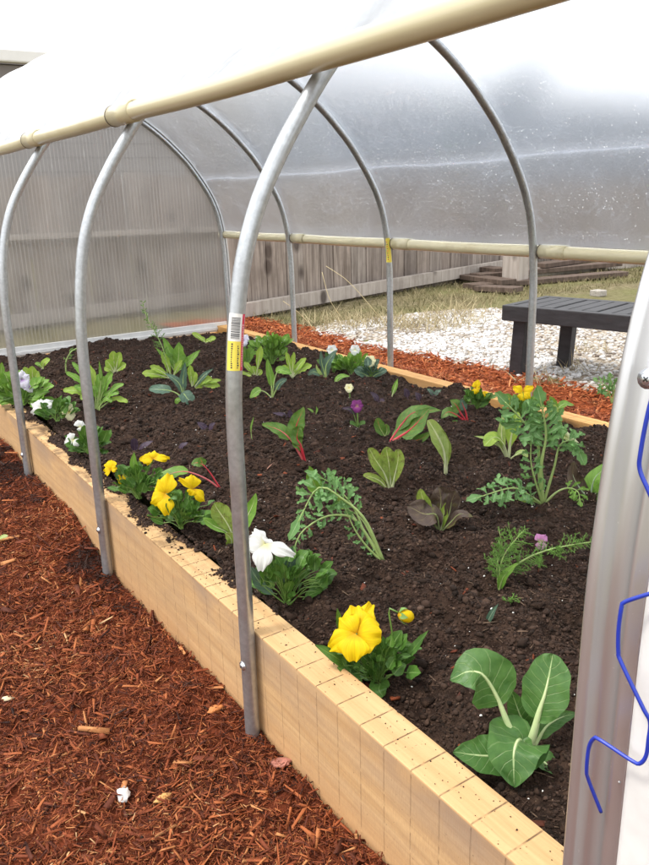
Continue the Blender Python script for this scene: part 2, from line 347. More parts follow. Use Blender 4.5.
def m_poly():
    m=Mat('twinwall_polycarbonate'); co=m.co(); sp=m.n('SeparateXYZ',Vector=co); x=sp.outputs[0]
    rib=m.math('PINGPONG',x,.0075); ribm=m.mr(rib,.0,.0026,1,0)
    half=m.mr(m.math('SINE',m.math('MULTIPLY',x,483.)),-1,1,0,1)
    st=m.mr(m.noise(m.co('Object',(60,1,1.2)),1.,3,.6),.3,.75,.3,1.); glint=m.math('MULTIPLY',m.mr(m.noise(m.co('Object',(26,1,2.2)),1.,4,.7),.60,.70),m.mr(sp.outputs[2],.50,.72))  # sky glints painted as paler vertical streaks on the upper ribs
    blot=m.noise(m.co('Object',(7,1,5)),1.,4)
    tr=m.n('BsdfTransparent',Color=(.93,.935,.94))
    rf=m.n('BsdfRefraction',Color=(.93,.93,.93),Roughness=.45,IOR=1.06)
    tl=m.n('BsdfTranslucent',Color=(.72,.70,.68)); df=m.n('BsdfDiffuse',Color=(.66,.65,.64))
    haze=m.n('MixShader',i0=.35,i1=tl,i2=df); cl=m.n('MixShader',i0=.35,i1=tr,i2=rf)
    f=m.math('ADD',m.math('MULTIPLY',ribm,m.math('ADD',m.math('MULTIPLY',st,.30),m.math('MULTIPLY',glint,.75))),m.mr(blot,.3,.7,.05,.13))
    body=m.n('MixShader',i0=f,i1=cl,i2=haze)
    gl=m.n('BsdfGlossy',Roughness=.22,Normal=m.bump(half,.35,.003)); fc=m.n('LayerWeight',Blend=.5).outputs['Facing']; fr=m.math('ADD',.04,m.math('MULTIPLY',m.math('POWER',fc,4.5),.9))
    return m.out(m.n('MixShader',i0=m.math('MULTIPLY',fr,1.5,clamp=True),i1=body,i2=gl))
POLY=m_poly()
WTRIM=simple('white_trim',(.72,.71,.69),.45,0,30,.08); BLUE=simple('blue_coated_wire',(.018,.04,.36),.3,0,60,.15)
# leaves
def m_leaf(name,base,dark,vein,rib=.05,nv=7,vstr=.5,rough=.42,tl=.28,mott=None,under=None):
    m=Mat(name); uv=m.n('UVMap').outputs[0]; sp=m.n('SeparateXYZ',Vector=uv); u,v=sp.outputs[0],sp.outputs[1]
    a=m.math('ABSOLUTE',m.math('SUBTRACT',m.math('MULTIPLY',u,2.),1.))
    co=m.co(); nz=m.noise(co,70,4,.6)
    q=m.math('FRACT',m.math('ADD',m.math('SUBTRACT',m.math('MULTIPLY',v,float(nv)),m.math('MULTIPLY',a,1.6)),m.math('MULTIPLY',nz,.35)))
    q=m.math('ABSOLUTE',m.math('SUBTRACT',q,.5)); sv=m.mr(q,.0,.07,vstr,0); sv=m.math('MULTIPLY',sv,m.mr(a,.5,1.,1,.25))
    mr_=m.math('SUBTRACT',1.,m.math('DIVIDE',a,m.mr(v,0,1,rib*2.2,rib*.5)),clamp=True); mrb=m.mr(mr_,.0,.5)
    col=m.mix(m.mr(nz,.3,.7),dark,base)
    if mott: col=m.mix(m.mr(m.noise(co,mott[0],3,.6),.52,.64,0,mott[2]),col,mott[1])
    col=m.mix(m.math('MAXIMUM',sv,mrb),col,vein)
    n2=m.noise(co,28,3,.6); h=m.math('SUBTRACT',m.math('ADD',m.math('MULTIPLY',nz,.7),m.math('MULTIPLY',n2,1.6)),sv)
    p=m.bsdf(Base_Color=col,Roughness=rough,Normal=m.bump(h,.6,.0018),Specular_IOR_Level=.4)
    t=m.n('BsdfTranslucent',Color=m.mix(1.,col,(1.,1.,.6),'MULTIPLY'))
    return m.out(m.n('MixShader',i0=tl,i1=p,i2=t))
G=dict(
 bok=m_leaf('bok_choy_leaf',(.10,.215,.05),(.055,.145,.032),(.42,.55,.25),.05,8,.42),
 bokst=simple('bok_choy_stalk',(.50,.60,.30),.35,0,60,.12),
 let=m_leaf('lettuce_leaf',(.37,.50,.075),(.25,.40,.055),(.52,.6,.25),.07,6,.35,.5,.35),
 spk=m_leaf('speckled_lettuce_leaf',(.30,.38,.07),(.2,.3,.05),(.55,.6,.28),.07,6,.3,.5,.35,(120,(.13,.09,.035),.6)),
 pale=m_leaf('pale_romaine_leaf',(.42,.5,.17),(.28,.4,.09),(.66,.7,.42),.13,6,.4,.5,.35),
 red=m_leaf('bronze_lettuce_leaf',(.10,.068,.045),(.055,.034,.03),(.20,.17,.08),.05,6,.35,.35,.08,(22,(.17,.17,.04),.7)),
 chard=m_leaf('chard_leaf',(.13,.25,.04),(.075,.17,.03),(.40,.12,.06),.06,6,.45,.38,.3),
 chred=simple('chard_stalk',(.50,.03,.045),.35,0,60,.12),
 chpink=simple('chard_pink_stalk',(.55,.12,.12),.35,0,60,.12),
 kale=m_leaf('curly_kale_leaf',(.19,.36,.12),(.12,.27,.08),(.36,.48,.25),.07,5,.12,.5,.28),
 kst=simple('kale_stem',(.30,.40,.13),.4,0,60,.12),
 blue=m_leaf('kohlrabi_leaf',(.085,.15,.10),(.055,.11,.075),(.35,.45,.3),.06,5,.4,.5,.15),
 mid=m_leaf('green_leaf',(.21,.38,.055),(.13,.28,.04),(.4,.48,.2),.06,6,.35,.45,.3),
 pans=m_leaf('pansy_leaf',(.10,.215,.035),(.055,.14,.022),(.22,.36,.11),.05,4,.25,.4,.22),
 pst=simple('pansy_stem',(.14,.25,.05),.4,0,60,.12),
 dill=simple('dill_thread',(.13,.27,.04),.5,0,60,.2),
 purp=m_leaf('purple_leaf',(.06,.035,.06),(.035,.02,.04),(.12,.07,.1),.05,4,.3,.45,.15),
)
def m_petal(name,c,c2,throat):
    m=Mat(name); uv=m.n('UVMap').outputs[0]; sp=m.n('SeparateXYZ',Vector=uv); u,v=sp.outputs[0],sp.outputs[1]
    ray_=m.noise(m.n('Mapping',Vector=uv,Scale=(22,1.5,1)).outputs[0],1.,3); 
    col=m.mix(m.mr(ray_,.35,.7),c,c2); col=m.mix(m.mr(v,.30,.06,0,.8),col,throat)
    p=m.bsdf(Base_Color=col,Roughness=.55,Normal=m.bump(ray_,.35,.0008),Specular_IOR_Level=.2); t=m.n('BsdfTranslucent',Color=col)
    return m.out(m.n('MixShader',i0=.35,i1=p,i2=t))
P=dict(yel=m_petal('yellow_petal',(.84,.63,.006),(.72,.47,.004),(.62,.30,.01)),
 wht=m_petal('white_petal',(.82,.82,.80),(.68,.69,.66),(.75,.72,.3)),
 cream=m_petal('cream_petal',(.85,.82,.55),(.78,.74,.42),(.75,.6,.1)),
 pur=m_petal('purple_petal',(.26,.05,.22),(.17,.03,.15),(.5,.3,.2)),
 pink=m_petal('pink_petal',(.52,.20,.42),(.62,.30,.52),(.6,.4,.3)),
 lil=m_petal('lilac_petal',(.66,.63,.76),(.8,.78,.84),(.3,.1,.4)))
# ================================================================== SETTING
IV=np.array([(0,0,1)]+[(math.cos(a)*.894,math.sin(a)*.894,.447) for a in np.arange(5)*2*PI/5]+[(math.cos(a)*.894,math.sin(a)*.894,-.447) for a in (np.arange(5)+.5)*2*PI/5]+[(0,0,-1)])
IFc=[(0,i+1,(i+1)%5+1) for i in range(5)]+[(i+1,i+6,(i+1)%5+1) for i in range(5)]+[((i+1)%5+1,i+6,(i+1)%5+6) for i in range(5)]+[(11,(i+1)%5+6,i+6) for i in range(5)]
IFc=np.array(IFc)
def lumps(name,pos,size,mat,flat=(.55,.9),jit=.28,rnd=None,kind='stuff',smooth=True,lift=.25,seed=5,label=None,parent=None):
    g=np.random.default_rng(seed); n=len(pos)
    v=IV[None]*(1+g.uniform(-jit,jit,(n,12,1)))
    sc=np.stack([g.uniform(.75,1.35,n),g.uniform(.65,1.1,n),g.uniform(*flat,n)],-1)*size[:,None]
    v=v*sc[:,None,:]; a=g.uniform(0,2*PI,n); ca,sa=np.cos(a)[:,None],np.sin(a)[:,None]
    t=g.uniform(-.5,.5,n)[:,None]; ct,st=np.cos(t),np.sin(t)
    y=v[...,1]*ct-v[...,2]*st; z=v[...,1]*st+v[...,2]*ct; x=v[...,0]
    v=np.stack([x*ca-y*sa,x*sa+y*ca,z],-1)
    p=np.array(pos,float).copy(); p[:,2]+=size*lift
    v=(v+p[:,None,:]).reshape(-1,3)
    f=(IFc[None]+(np.arange(n)*12)[:,None,None]).reshape(-1,3)
    r=g.uniform(0,1,n) if rnd is None else rnd
    return tag(npobj(name,v,f,mat,parent,smooth,fattr=np.repeat(r,20)),label,None,None,kind)
def chips(name,pos,L,Wd,mat,rnd,seed=1,thick=(.08,.35),pitch=.35,kind='stuff'):
    g=np.random.default_rng(seed); n=len(pos)
    B=np.array([(i,j,k) for i in (-1,1) for j in (-1,1) for k in (-1,1)],float)*.5
    v=np.repeat(B[None],n,0); tap=g.uniform(.2,1.,(n,1)); 
    v[:,4:,1]*=tap; v[:,:,1]+=g.uniform(-.5,.5,(n,1))*(v[:,:,0]**2)*2
    v=v+g.uniform(-.12,.12,v.shape)
    th=Wd*g.uniform(*thick,n)
    v=v*np.stack([L,Wd,th],-1)[:,None,:]
    ro=g.normal(0,.5,n)[:,None]; c,s=np.cos(ro),np.sin(ro); v=np.stack([v[...,0],v[...,1]*c-v[...,2]*s,v[...,1]*s+v[...,2]*c],-1)
    pi_=g.normal(0,pitch,n)[:,None]; c,s=np.cos(pi_),np.sin(pi_); v=np.stack([v[...,0]*c-v[...,2]*s,v[...,1],v[...,0]*s+v[...,2]*c],-1)
    a=g.uniform(0,2*PI,n)[:,None]; c,s=np.cos(a),np.sin(a); v=np.stack([v[...,0]*c-v[...,1]*s,v[...,0]*s+v[...,1]*c,v[...,2]],-1)
    v=(v+np.asarray(pos)[:,None,:]).reshape(-1,3)
    q=np.array([(0,1,3,2),(4,6,7,5),(0,4,5,1),(2,3,7,6),(0,2,6,4),(1,5,7,3)])
    f=(q[None]+(np.arange(n)*8)[:,None,None]).reshape(-1,4)
    return tag(npobj(name,v,f,mat,None,False,fattr=np.repeat(np.clip(rnd,0,1),6)),None,None,None,kind)
# big ground sheet
xs=np.concatenate([-np.geomspace(200,3,18),np.linspace(-2.5,6,70),np.geomspace(6.6,200,18)]); ys=np.concatenate([-np.geomspace(200,2,18),np.linspace(-1.6,7,80),np.geomspace(7.6,200,18)])
def ground_h(x,y): return gz(x,y)-.035+.0*x
def lawn_h(x,y):
    inside=(x>-3)&(x<1.75)&(y<4); return np.where(inside,gz(x,y)-.04,-.125+.02*fbm(x*1.2,y*1.2,5,3)+.012*fbm(x*7,y*7,6,3))
v,f=grid(xs,ys,lawn_h); tag(npobj('ground',v,f,GROUND),kind='structure')
# mulch path, camera side of the bed
xs=np.linspace(-1.9,-.002,230); ys=graded(-.6,3.9,.008,.03)
v,f=grid(xs,ys,mul_h); tag(npobj('mulch_path',v,f,MBASE),kind='structure')
xs=np.linspace(BED_W+.002,3.2,150); ys=np.linspace(-.6,4.1,240)
def mul_hr(x,y): return gz(x,y)+.007*fbm(x*6,y*6,31,3)+.008*fbm(x*22,y*22,37,3)+.02*sstep(y,2.6,3.0)*(1-sstep(x,1.3,1.9))
# limits of the white gravel, from its outline on the ground
gp=[atz(*p,-.118) for p in [(316,331),(345,341),(400,352),(480,364),(520,372),(560,380),(600,390),(660,402),(760,425)]]
def gx(y):
    ys_=[q.y for q in gp][::-1]; xs_=[q.x for q in gp][::-1]; return np.interp(y,ys_,xs_)
v,f=grid(xs,ys,lambda x,y: np.where(x<gx(y)+.06,mul_hr(x,y),-.19)); tag(npobj('mulch_path',v,f,MBASER),kind='structure')
gt=[atz(*p,-.118) for p in [(312,329),(340,322),(400,315),(470,309),(560,307),(700,307),(900,307)]]
def gtop(x): return np.interp(x,[q.x for q in gt],[q.y for q in gt])
xs=np.linspace(1.3,7,160); ys=np.linspace(-1,5.2,180)
def grav_h(x,y):
    m=(x>gx(y)-.05)&(y<gtop(x)+.05)
    return np.where(m,-.119+.008*fbm(x*9,y*9,8,3),-.2)
v,f=grid(xs,ys,grav_h); tag(npobj('gravel',v,f,GRAVEL),kind='structure')
# chips, camera side: denser close to the lens
def inview(pos,mx=40):
    d=np.asarray(pos)-np.array(CAM); z=d@np.array(FW); x=W0/2+F_PX*(d@np.array(RT))/z; y=H0/2-F_PX*(d@np.array(UP))/z
    return (z>.05)&(x>-mx)&(x<W0+mx)&(y>-mx)&(y<H0+mx)
def scatter(n,x0,x1,y0,y1,seed,keep=None):
    g=np.random.default_rng(seed); x=g.uniform(x0,x1,n); y=g.uniform(y0,y1,n)
    if keep is not None: k=keep(x,y); x=x[k]; y=y[k]
    return x,y,g
x,y,g=scatter(210000,-1.35,-.004,.15,3.1,21,lambda x,y:(y>.15)&(x>-1.35+.28*(y-.15)*0))
keep=inview(np.stack([x,y,gz(x,y)],-1),150)|(np.random.default_rng(1).random(len(x))<.18); x,y=x[keep],y[keep]
n=len(x); base=mul_h(x,y)
L=np.clip(g.lognormal(math.log(.0095),.55,n),.003,.05); Wd=np.clip(L*g.uniform(.06,.22,n),.0006,.004)
dark=fbm(x*4.2+3,y*4.2,51,3)
rnd=np.clip(g.beta(1.7,2.5,n)+.13*fbm(x*9,y*9,61,2)-np.clip(dark-.05,0,1)*1.8,0,1)
z=base+g.uniform(-.002,.008,n)
chips('mulch_chips',np.stack([x,y,z],-1),L,Wd,MULCH,rnd,3)
x,y,g=scatter(110000,-1.0,-.004,.2,2.2,29); k=inview(np.stack([x,y,gz(x,y)],-1),60); x,y=x[k],y[k]; n=len(x); L=np.clip(g.lognormal(math.log(.006),.45,n),.002,.02)
chips('mulch_shreds',np.stack([x,y,mul_h(x,y)+g.uniform(.001,.009,n)],-1),L,L*g.uniform(.05,.15,n),MULCH,np.clip(g.beta(2.2,2.,n)+.15*fbm(x*9,y*9,61,2)-np.clip(fbm(x*4.2+3,y*4.2,51,3)-.05,0,1)*1.8,0,1),15)
x,y,g=scatter(1200,-1.2,-.01,.2,2.6,22); n=len(x); L=np.clip(g.lognormal(math.log(.024),.32,n),.012,.045); Wd=L*g.uniform(.12,.32,n)
k=g.random(n)
chips('large_mulch_chips',np.stack([x,y,mul_h(x,y)+.008],-1),L,Wd,MULCH,np.where(k<.6,g.uniform(.1,.5,n),g.uniform(.55,.9,n)),5,(.08,.2),.2)
x,y,g=scatter(900,-1.2,-.01,.2,2.6,24); n=len(x)
lumps('soil_crumbs_on_path',np.stack([x,y,mul_h(x,y)+.003],-1),g.uniform(.001,.0025,n)*(1+.6*(fbm(x*4.2+3,y*4.2,51,3)>.15)),CLOD,rnd=g.uniform(0,.7,n))
# chips, far side
x,y,g=scatter(45000,BED_W+.004,2.6,.5,4.0,23,lambda x,y:x<gx(y)+np.random.default_rng(2).normal(0,.03,len(x)))
n=len(x); L=np.clip(g.lognormal(math.log(.017),.45,n),.006,.05); Wd=L*g.uniform(.12,.3,n)
chips('mulch_chips',np.stack([x,y,mul_hr(x,y)+g.uniform(0,.009,n)],-1),L,Wd,MULCHR,g.beta(2,2.3,n)+.12*fbm(x*8,y*8,9,2),7)
# white gravel
def ingr(x,y,e=.03):
    r=np.random.default_rng(4).normal(0,e,len(x)); return (x>gx(y)+r)&(y<gtop(x)+r*2.5)
x,y,g=scatter(110000,1.5,6.5,.6,5,25,ingr); kk=fbm(x*2.6,y*2.6,71,3); k=((kk<.16)|(g.random(len(x))<.3))&(g.random(len(x))<np.clip((gtop(x)-y)/.5+.12,0,1)); x,y,kk=x[k],y[k],kk[k]; n=len(x)
lumps('white_gravel',np.stack([x,y,np.full(n,-.119)+.008*fbm(x*9,y*9,8,3)],-1),g.uniform(.0045,.0125,n),STONE,(.4,.75),.2,np.clip(g.uniform(.15,1,n)-.5*np.clip(kk,0,1),0,1),seed=8)
# dry grass
def blades(name,x,y,z,h,seed,mat=GRASS,lean=.5,wd=.0022,rr=None):
    g=np.random.default_rng(seed); n=len(x); a=g.uniform(0,2*PI,n); l=g.uniform(.1,lean,n)*h; b=g.uniform(0,2*PI,n)
    p=np.stack([x,y,z],-1); s=np.stack([np.cos(a),np.sin(a),0*a],-1)*wd; d=np.stack([np.cos(b)*l,np.sin(b)*l,h],-1)
    m=p+d*.55+np.stack([0*a,0*a,h*.08],-1); v=np.stack([p-s,p+s,m+s*.7,m-s*.7,p+d],1).reshape(-1,3)
    o=(np.arange(n)*5)[:,None]; f=[tuple(t) for t in np.concatenate([np.array([[0,1,2]])+o,np.array([[0,2,3]])+o,np.array([[3,2,4]])+o]).tolist()]
    r=g.uniform(0,1,n) if rr is None else rr
    return tag(npobj(name,v,np.array(f),mat,None,False,fattr=np.concatenate([r,r,r])),kind='stuff')
x,y,g=scatter(90000,.0,7.5,2.6,7.2,26,lambda x,y:((y>gtop(x)-.4)|(x<1.5))&(y>3.42)&(x>-.3))
k=(g.random(len(x))<.55+.45*fbm(x*3,y*3,81,3)); x,y=x[k],y[k]; n=len(x); cl=fbm(x*5,y*5,83,3)
blades('grass',x,y,lawn_h(x,y),g.uniform(.012,.035,n)*(1+1.3*np.clip(cl,0,1)),27,rr=np.clip(g.uniform(0,1,n)*.6+.35*(fbm(x*2,y*2,85,2)+.4),0,1),lean=1.3)
tx=[atz(*p,-.12) for p in [(345,328),(380,322),(420,325),(450,318),(455,312),(398,327),(432,330),(330,322),(462,325),(575,372),(540,385),(592,352)]]
xx=np.concatenate([g.normal(p.x,.10,130) for p in tx[:9]]+[g.normal(p.x,.04,25) for p in tx[9:]]); yy=np.concatenate([g.normal(p.y,.07,130) for p in tx[:9]]+[g.normal(p.y,.04,25) for p in tx[9:]])
blades('straw_grass',xx,yy,np.full(len(xx),-.125),g.uniform(.03,.10,len(xx)),28,lean=1.8,wd=.0018,rr=g.uniform(.7,1,len(xx)))
# loose straw stalks leaning by the fence
Bf=atz(384,322,-.12)
for pts in ([(384,322,0),(350,283,0),(326,266,.05)],[(345,322,0),(330,300,0),(322,272,.05)],[(317,332,0),(298,312,0),(283,301,0)]):
    m=MB(); B=atz(pts[0][0],pts[0][1],-.12); m.tube(cr([vp(a,b,B,c) for a,b,c in pts],8),.0014,4)
    tag(m.build('straw_stalk',simple('straw',(.6,.5,.28),.8)),{384:'long bent straw stalk leaning towards the fence, rightmost of three',345:'short straw stalk in the grass, between two longer ones',317:'low straw stalk beside the orange mulch, leftmost of three'}[pts[0][0]],'straw',"straw stalks standing by the fence")
# ------------------------------------------------------------------ raised bed
bed=empty('raised_bed',(.6,1.7,-.16),'long raised garden bed of sawn yellow timber filled with dark soil','raised bed')
def board(x0,x1,y0,y1,z0,z1,mat,label=None):
    m=MB(); ny=max(2,int(abs(y1-y0)/.05)); m.abox(x0,x1,y0,y1,z0,z1)
    o=m.build('side_board',mat,bed,False,.0012)
    if label: o['label']=label
    return o
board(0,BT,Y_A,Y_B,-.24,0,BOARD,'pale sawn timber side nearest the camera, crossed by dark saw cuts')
# part of the board origin sits at the bed's own origin: shift texture space by using generated object coordinates
board(BED_W-BT,BED_W,Y_A,Y_B,-.24,-.002,BOARD2,'orange stained far side board')
m=MB(); m.abox(BT+.001,BED_W-BT-.001,Y_B-BT,Y_B-.001,-.24,-.034); m.build('end_board',BOARD2,bed,False,.002)
m=MB(); m.abox(BT+.001,BED_W-BT-.001,Y_A+.001,Y_A+BT,-.24,-.005); m.build('end_board',BOARD2,bed,False,.002)
for o in bed.children:   # keep object space equal to world space so that cuts and tints sit where they should
    o.location=-V(bed.location)
    o.data.transform(Matrix.Translation(V(bed.location)))
# soil
xs=np.linspace(BT-.0005,BED_W-BT+.0005,270); ys=graded(Y_A+.03,Y_B-.04,.0032,.008)
v,f=grid(xs,ys,soil_h); tag(npobj('soil',v,f,SOIL),kind='structure')
x,y,g=scatter(105000,BT+.003,BED_W-BT-.003,.2,3.2,31); k=inview(np.stack([x,y,0*x],-1)); x,y=x[k],y[k]; n=len(x)
s=np.clip(g.lognormal(math.log(.00175),.55,n),.0008,.0095)*(1-.35*(y<.9)*(1-y))
lumps('soil_crumbs',np.stack([x,y,soil_h(x,y)],-1),s,CLOD,(.6,1.),.35,np.clip(g.beta(2,3,n),0,1),seed=9)
x,y,g=scatter(70000,BT+.003,1.1,.2,1.25,46); k=inview(np.stack([x,y,0*x],-1)); x,y=x[k],y[k]; n=len(x)
lumps('soil_crumbs',np.stack([x,y,soil_h(x,y)],-1),np.clip(g.lognormal(math.log(.0012),.5,n),.0006,.005),CLOD,(.6,1.),.4,g.beta(2.2,2.2,n),seed=29)
# fibres in the soil and on it
x,y,g=scatter(15000,BT+.01,BED_W-BT-.01,.2,3.1,33); n=len(x); L=np.clip(g.lognormal(math.log(.007),.5,n),.002,.03)
chips('soil_fibres',np.stack([x,y,soil_h(x,y)+.002],-1),L,np.clip(L*.12,.0006,.002),CLOD,np.where(g.random(n)<.8,g.uniform(.6,.95,n),1.),13)
x,y,g=scatter(700,BT+.02,BED_W-BT-.02,.2,3.1,44); n=len(x)
lumps('soil_clods',np.stack([x,y,soil_h(x,y)-.001],-1),np.clip(g.lognormal(math.log(.006),.35,n),.003,.014),SOIL,(.5,.8),.4,seed=19)
x,y,g=scatter(700,BT+.01,BED_W-BT-.01,.2,3.1,45); n=len(x); L=g.uniform(.005,.016,n)
chips('bark_bits',np.stack([x,y,soil_h(x,y)+.002],-1),L,L*g.uniform(.25,.6,n),MULCH,g.uniform(0,.45,n),14)
x,y,g=scatter(900,BT+.01,BED_W-BT-.01,.2,3.1,34); n=len(x)
lumps('perlite_grains',np.stack([x,y,soil_h(x,y)+.0015],-1),np.clip(g.lognormal(math.log(.0009),.4,n),.0005,.0024),WHITE_BIT,seed=10)
# soil spilled on the near board, with the gaps the photograph shows
x,y,g=scatter(42000,.001,BT+.012,.5,3.15,35); pm=fbm(x*26,y*14,91,3)+.9*(x/BT-.62)
dens=np.interp(y,[.5,.62,.72,.8,.95,1.05,1.35,1.6,2.2,2.6,3.1],[-.9,-.38,-.45,-.42,-.25,-.08,.05,.14,.06,-.05,-.2])
k=(pm+dens+g.normal(0,.12,len(x)))>.10; x,y=x[k],y[k]; n=len(x)
lumps('spilled_soil',np.stack([x,y,np.where(x>BT-.001,soil_h(x,y),.0005)+.004*np.clip(fbm(x*30,y*20,92,2),0,1)],-1),np.clip(g.lognormal(math.log(.0014),.5,n),.0006,.005),CLOD,(.5,.8),.35,g.beta(2,3,n),seed=12)
x,y,g=scatter(260,.003,BT,.2,1.2,36); n=len(x)
lumps('soil_specks',np.stack([x,y,np.full(n,.0003)],-1),np.clip(g.lognormal(math.log(.0006),.45,n),.0003,.002),CLOD,(.4,.7),.3,g.uniform(0,.5,n),seed=13)
# a few countable bits lying on the mulch
def bit(name,label,cat,px,size,mat,flat=.45,ang=.3,jit=.42,z=None,seed=0):
    r=random.Random(seed); p=atz(*px,-.15); p.z=float(mul_h(p.x,p.y))+size[2]*.5+.004
    m=MB(); n=10; rings=6; vs=[];fs=[]
    for i in range(rings+1):
        ph=PI*i/rings
        for j in range(n):
            th=2*PI*j/n; k=1+r.uniform(-jit,jit)
            vs.append(V((math.sin(ph)*math.cos(th)*k*size[0],math.sin(ph)*math.sin(th)*k*size[1],math.cos(ph)*size[2]*k)))
    for i in range(rings):
        for j in range(n): fs.append((i*n+j,i*n+(j+1)%n,(i+1)*n+(j+1)%n,(i+1)*n+j))
    R=Matrix.Rotation(ang,3,'Z')@Matrix.Rotation(.25,3,'Y'); m.add([R@q+p for q in vs],fs)
    return tag(m.build(name,mat),label,cat)
bit('stone','white jagged stone lying on the red mulch','stone',(123,790),(.0125,.008,.007),simple('chalk_stone',(.82,.80,.77),.7,0,80,.05),ang=1.1,seed=1)
bit('wood_chunk','cream wood chunk at the left edge of the red mulch','wood chunk',(7,693),(.009,.006,.003),simple('cream_wood',(.75,.60,.38),.8,0,80,.1),seed=2)
bit('wood_chunk','knobbly orange wood chunk beside the side board','wood chunk',(216,708),(.014,.008,.004),simple('orange_wood',(.55,.2,.06),.8,0,120,.3),seed=3)
bit('bark_flake','pinkish bark flake against the foot of the middle steel hoop','bark flake',(280,756),(.018,.009,.003),simple('pink_bark',(.36,.14,.10),.8,0,120,.3),ang=2.2,seed=4)
bit('wood_chunk','tan split wood chip right of the white stone','wood chunk',(162,792),(.014,.007,.003),simple('tan_wood',(.6,.33,.11),.8,0,120,.3),ang=.3,seed=6)
# ------------------------------------------------------------------ hoop house
house=empty('hoop_house',(.611,1.7,-.12),'low tunnel greenhouse of bent steel hoops and clear film over the raised bed','greenhouse')
near=[(-.014,-.27),(-.0125,0),(-.0115,.2),(-.0105,.31),(-.006,.375),(.002,.44),(.016,.505),(.040,.568),(.073,.625),(.105,.671),(.141,.718),(.184,.763),(.233,.809),(.288,.853),(.346,.892),(.42,.932),(.51,.963),(.611,.975)]
prof=near+[(1.222-a,b) for a,b in near[-2::-1]]
HP=cr([(a,0,b) for a,b in prof],150)
HP=[V((p.x,0,p.z)) for p in HP]
def hoop_frame(i):
    a=HP[max(i-1,0)]; b=HP[min(i+1,len(HP)-1)]; t=(b-a).normalized(); return t,V((-t.z,0,t.x))   # outward normal
HN=[hoop_frame(i)[1] for i in range(len(HP))]
def sweep(m,Y,prof2,closed=True,i0=0,i1=None,mi=0,sag=0.):
    """prof2: list of (n,y) offsets"""
    i1=len(HP) if i1 is None else i1; k=len(prof2); vs=[]
    for i in range(i0,i1):
        for (a,b) in prof2: q=HP[i]+HN[i]*a; vs.append((q.x,Y+b,q.z))
    n=i1-i0; fs=[(i*k+j,i*k+(j+1)%k,(i+1)*k+(j+1)%k,(i+1)*k+j) for i in range(n-1) for j in range(k if closed else k-1)]
    if closed: fs+=[tuple(range(k)),tuple((n-1)*k+j for j in range(k))[::-1]]
    m.add(vs,fs,None,mi)
RH=.0105
circ=[(RH*math.cos(2*PI*j/16),RH*math.sin(2*PI*j/16)) for j in range(16)]
def screw(parent,c,d,r=.0045,name='screw'):
    c=V(c); d=V(d).normalized(); a=d.orthogonal().normalized(); b=d.cross(a); m=MB()
    vs=[];n=14; R=[(r*1.5,0),(r*1.5,.0008),(r,.0009),(r*.95,.0022),(r*.7,.0032),(r*.3,.0036)]
    for rr,h in R:
        for j in range(n): th=2*PI*j/n; vs.append(c+d*h+(a*math.cos(th)+b*math.sin(th))*rr)
    fs=[(i*n+j,i*n+(j+1)%n,(i+1)*n+(j+1)%n,(i+1)*n+j) for i in range(len(R)-1) for j in range(n)]+[tuple((len(R)-1)*n+j for j in range(n))]
    m.add(vs,fs); m.box(c+d*.0037,a*r*.45,b*r*.09,d*.0002,1); m.box(c+d*.0037,a*r*.09,b*r*.45,d*.0002,1)
    return m.build(name,[SCREW,simple('slot_dark',(.03,.03,.03))],parent)
HY=[.146,.763,1.381,2.010,2.647,3.235]
hoops=[]
for i,Y in enumerate(HY):
    m=MB(); sweep(m,Y,circ); o=m.build('hoop',GALV,house); hoops.append(o)
    if i in (1,2,3):
        px={1:(243,662),2:(97,527),3:(22,454)}[i]; z={1:-.045,2:-.062,3:-.068}[i]
        screw(o,(-.0225,Y-.001,z),(-1,-.15,0))
hoops[1]['label']='steel hoop leg with the barcode sticker, closest whole leg to the camera'
# sticker on the nearest whole hoop
def on_hoop(Y,s,ang,r):
    i=min(range(40),key=lambda k:abs(HP[k].z-s)); i=max(1,i)
    a,b=(HP[i],HP[i+1]) if HP[i].z<=s else (HP[i-1],HP[i]); t=(s-a.z)/(b.z-a.z); p=a.lerp(b,t); nrm=HN[i]
    return p+nrm*(r*math.cos(ang))+V((0,Y+r*math.sin(ang),0))
def patch(m,Y,z0,z1,a0,a1,r,mi,nz=8,na=8):
    vs=[on_hoop(Y,z0+(z1-z0)*i/nz,math.radians(a0+(a1-a0)*j/na),r) for i in range(nz+1) for j in range(na+1)]
    m.add(vs,[(i*(na+1)+j,i*(na+1)+j+1,(i+1)*(na+1)+j+1,(i+1)*(na+1)+j) for i in range(nz) for j in range(na)],None,mi)
SM=[simple('sticker_white',(.82,.80,.76),.35,0,50,.03),simple('sticker_yellow',(.85,.70,.10),.35,0,50,.05),simple('sticker_red',(.62,.03,.08),.35,0,50,.05),simple('sticker_ink',(.05,.05,.06),.5,0,50,.1),simple('sticker_pinkish',(.85,.62,.62),.4,0,50,.05)]
m=MB(); Yh=HY[1]; zb,zm,zt=.371,.407,.440; r0=.01085
patch(m,Yh,zm,zt,-8,-104,r0,0); patch(m,Yh,zb,zm,-8,-104,r0,1); patch(m,Yh,zb,zt,-104,-130,r0,2)
rr=random.Random(3); z=zm+.003
while z<zt-.004:
    h=rr.choice([.0004,.0007,.0011]); patch(m,Yh,z,z+h,-30,-90,r0+.0002,3,1,6); z+=h+rr.choice([.0006,.0009])
z=zb+.004
for a in (-38,-80):      # small printed lines, too worn to read
    z=zb+.003
    while z<zm-.004:
        h=rr.uniform(.001,.0022); patch(m,Yh,z,z+h,a,a-rr.uniform(5,11),r0+.0002,3,1,2); z+=h+.0009
z=zb+.005
while z<zt-.012: h=rr.uniform(.001,.002); patch(m,Yh,z,z+h,-112,-119,r0+.0002,4,1,2); z+=h+.001
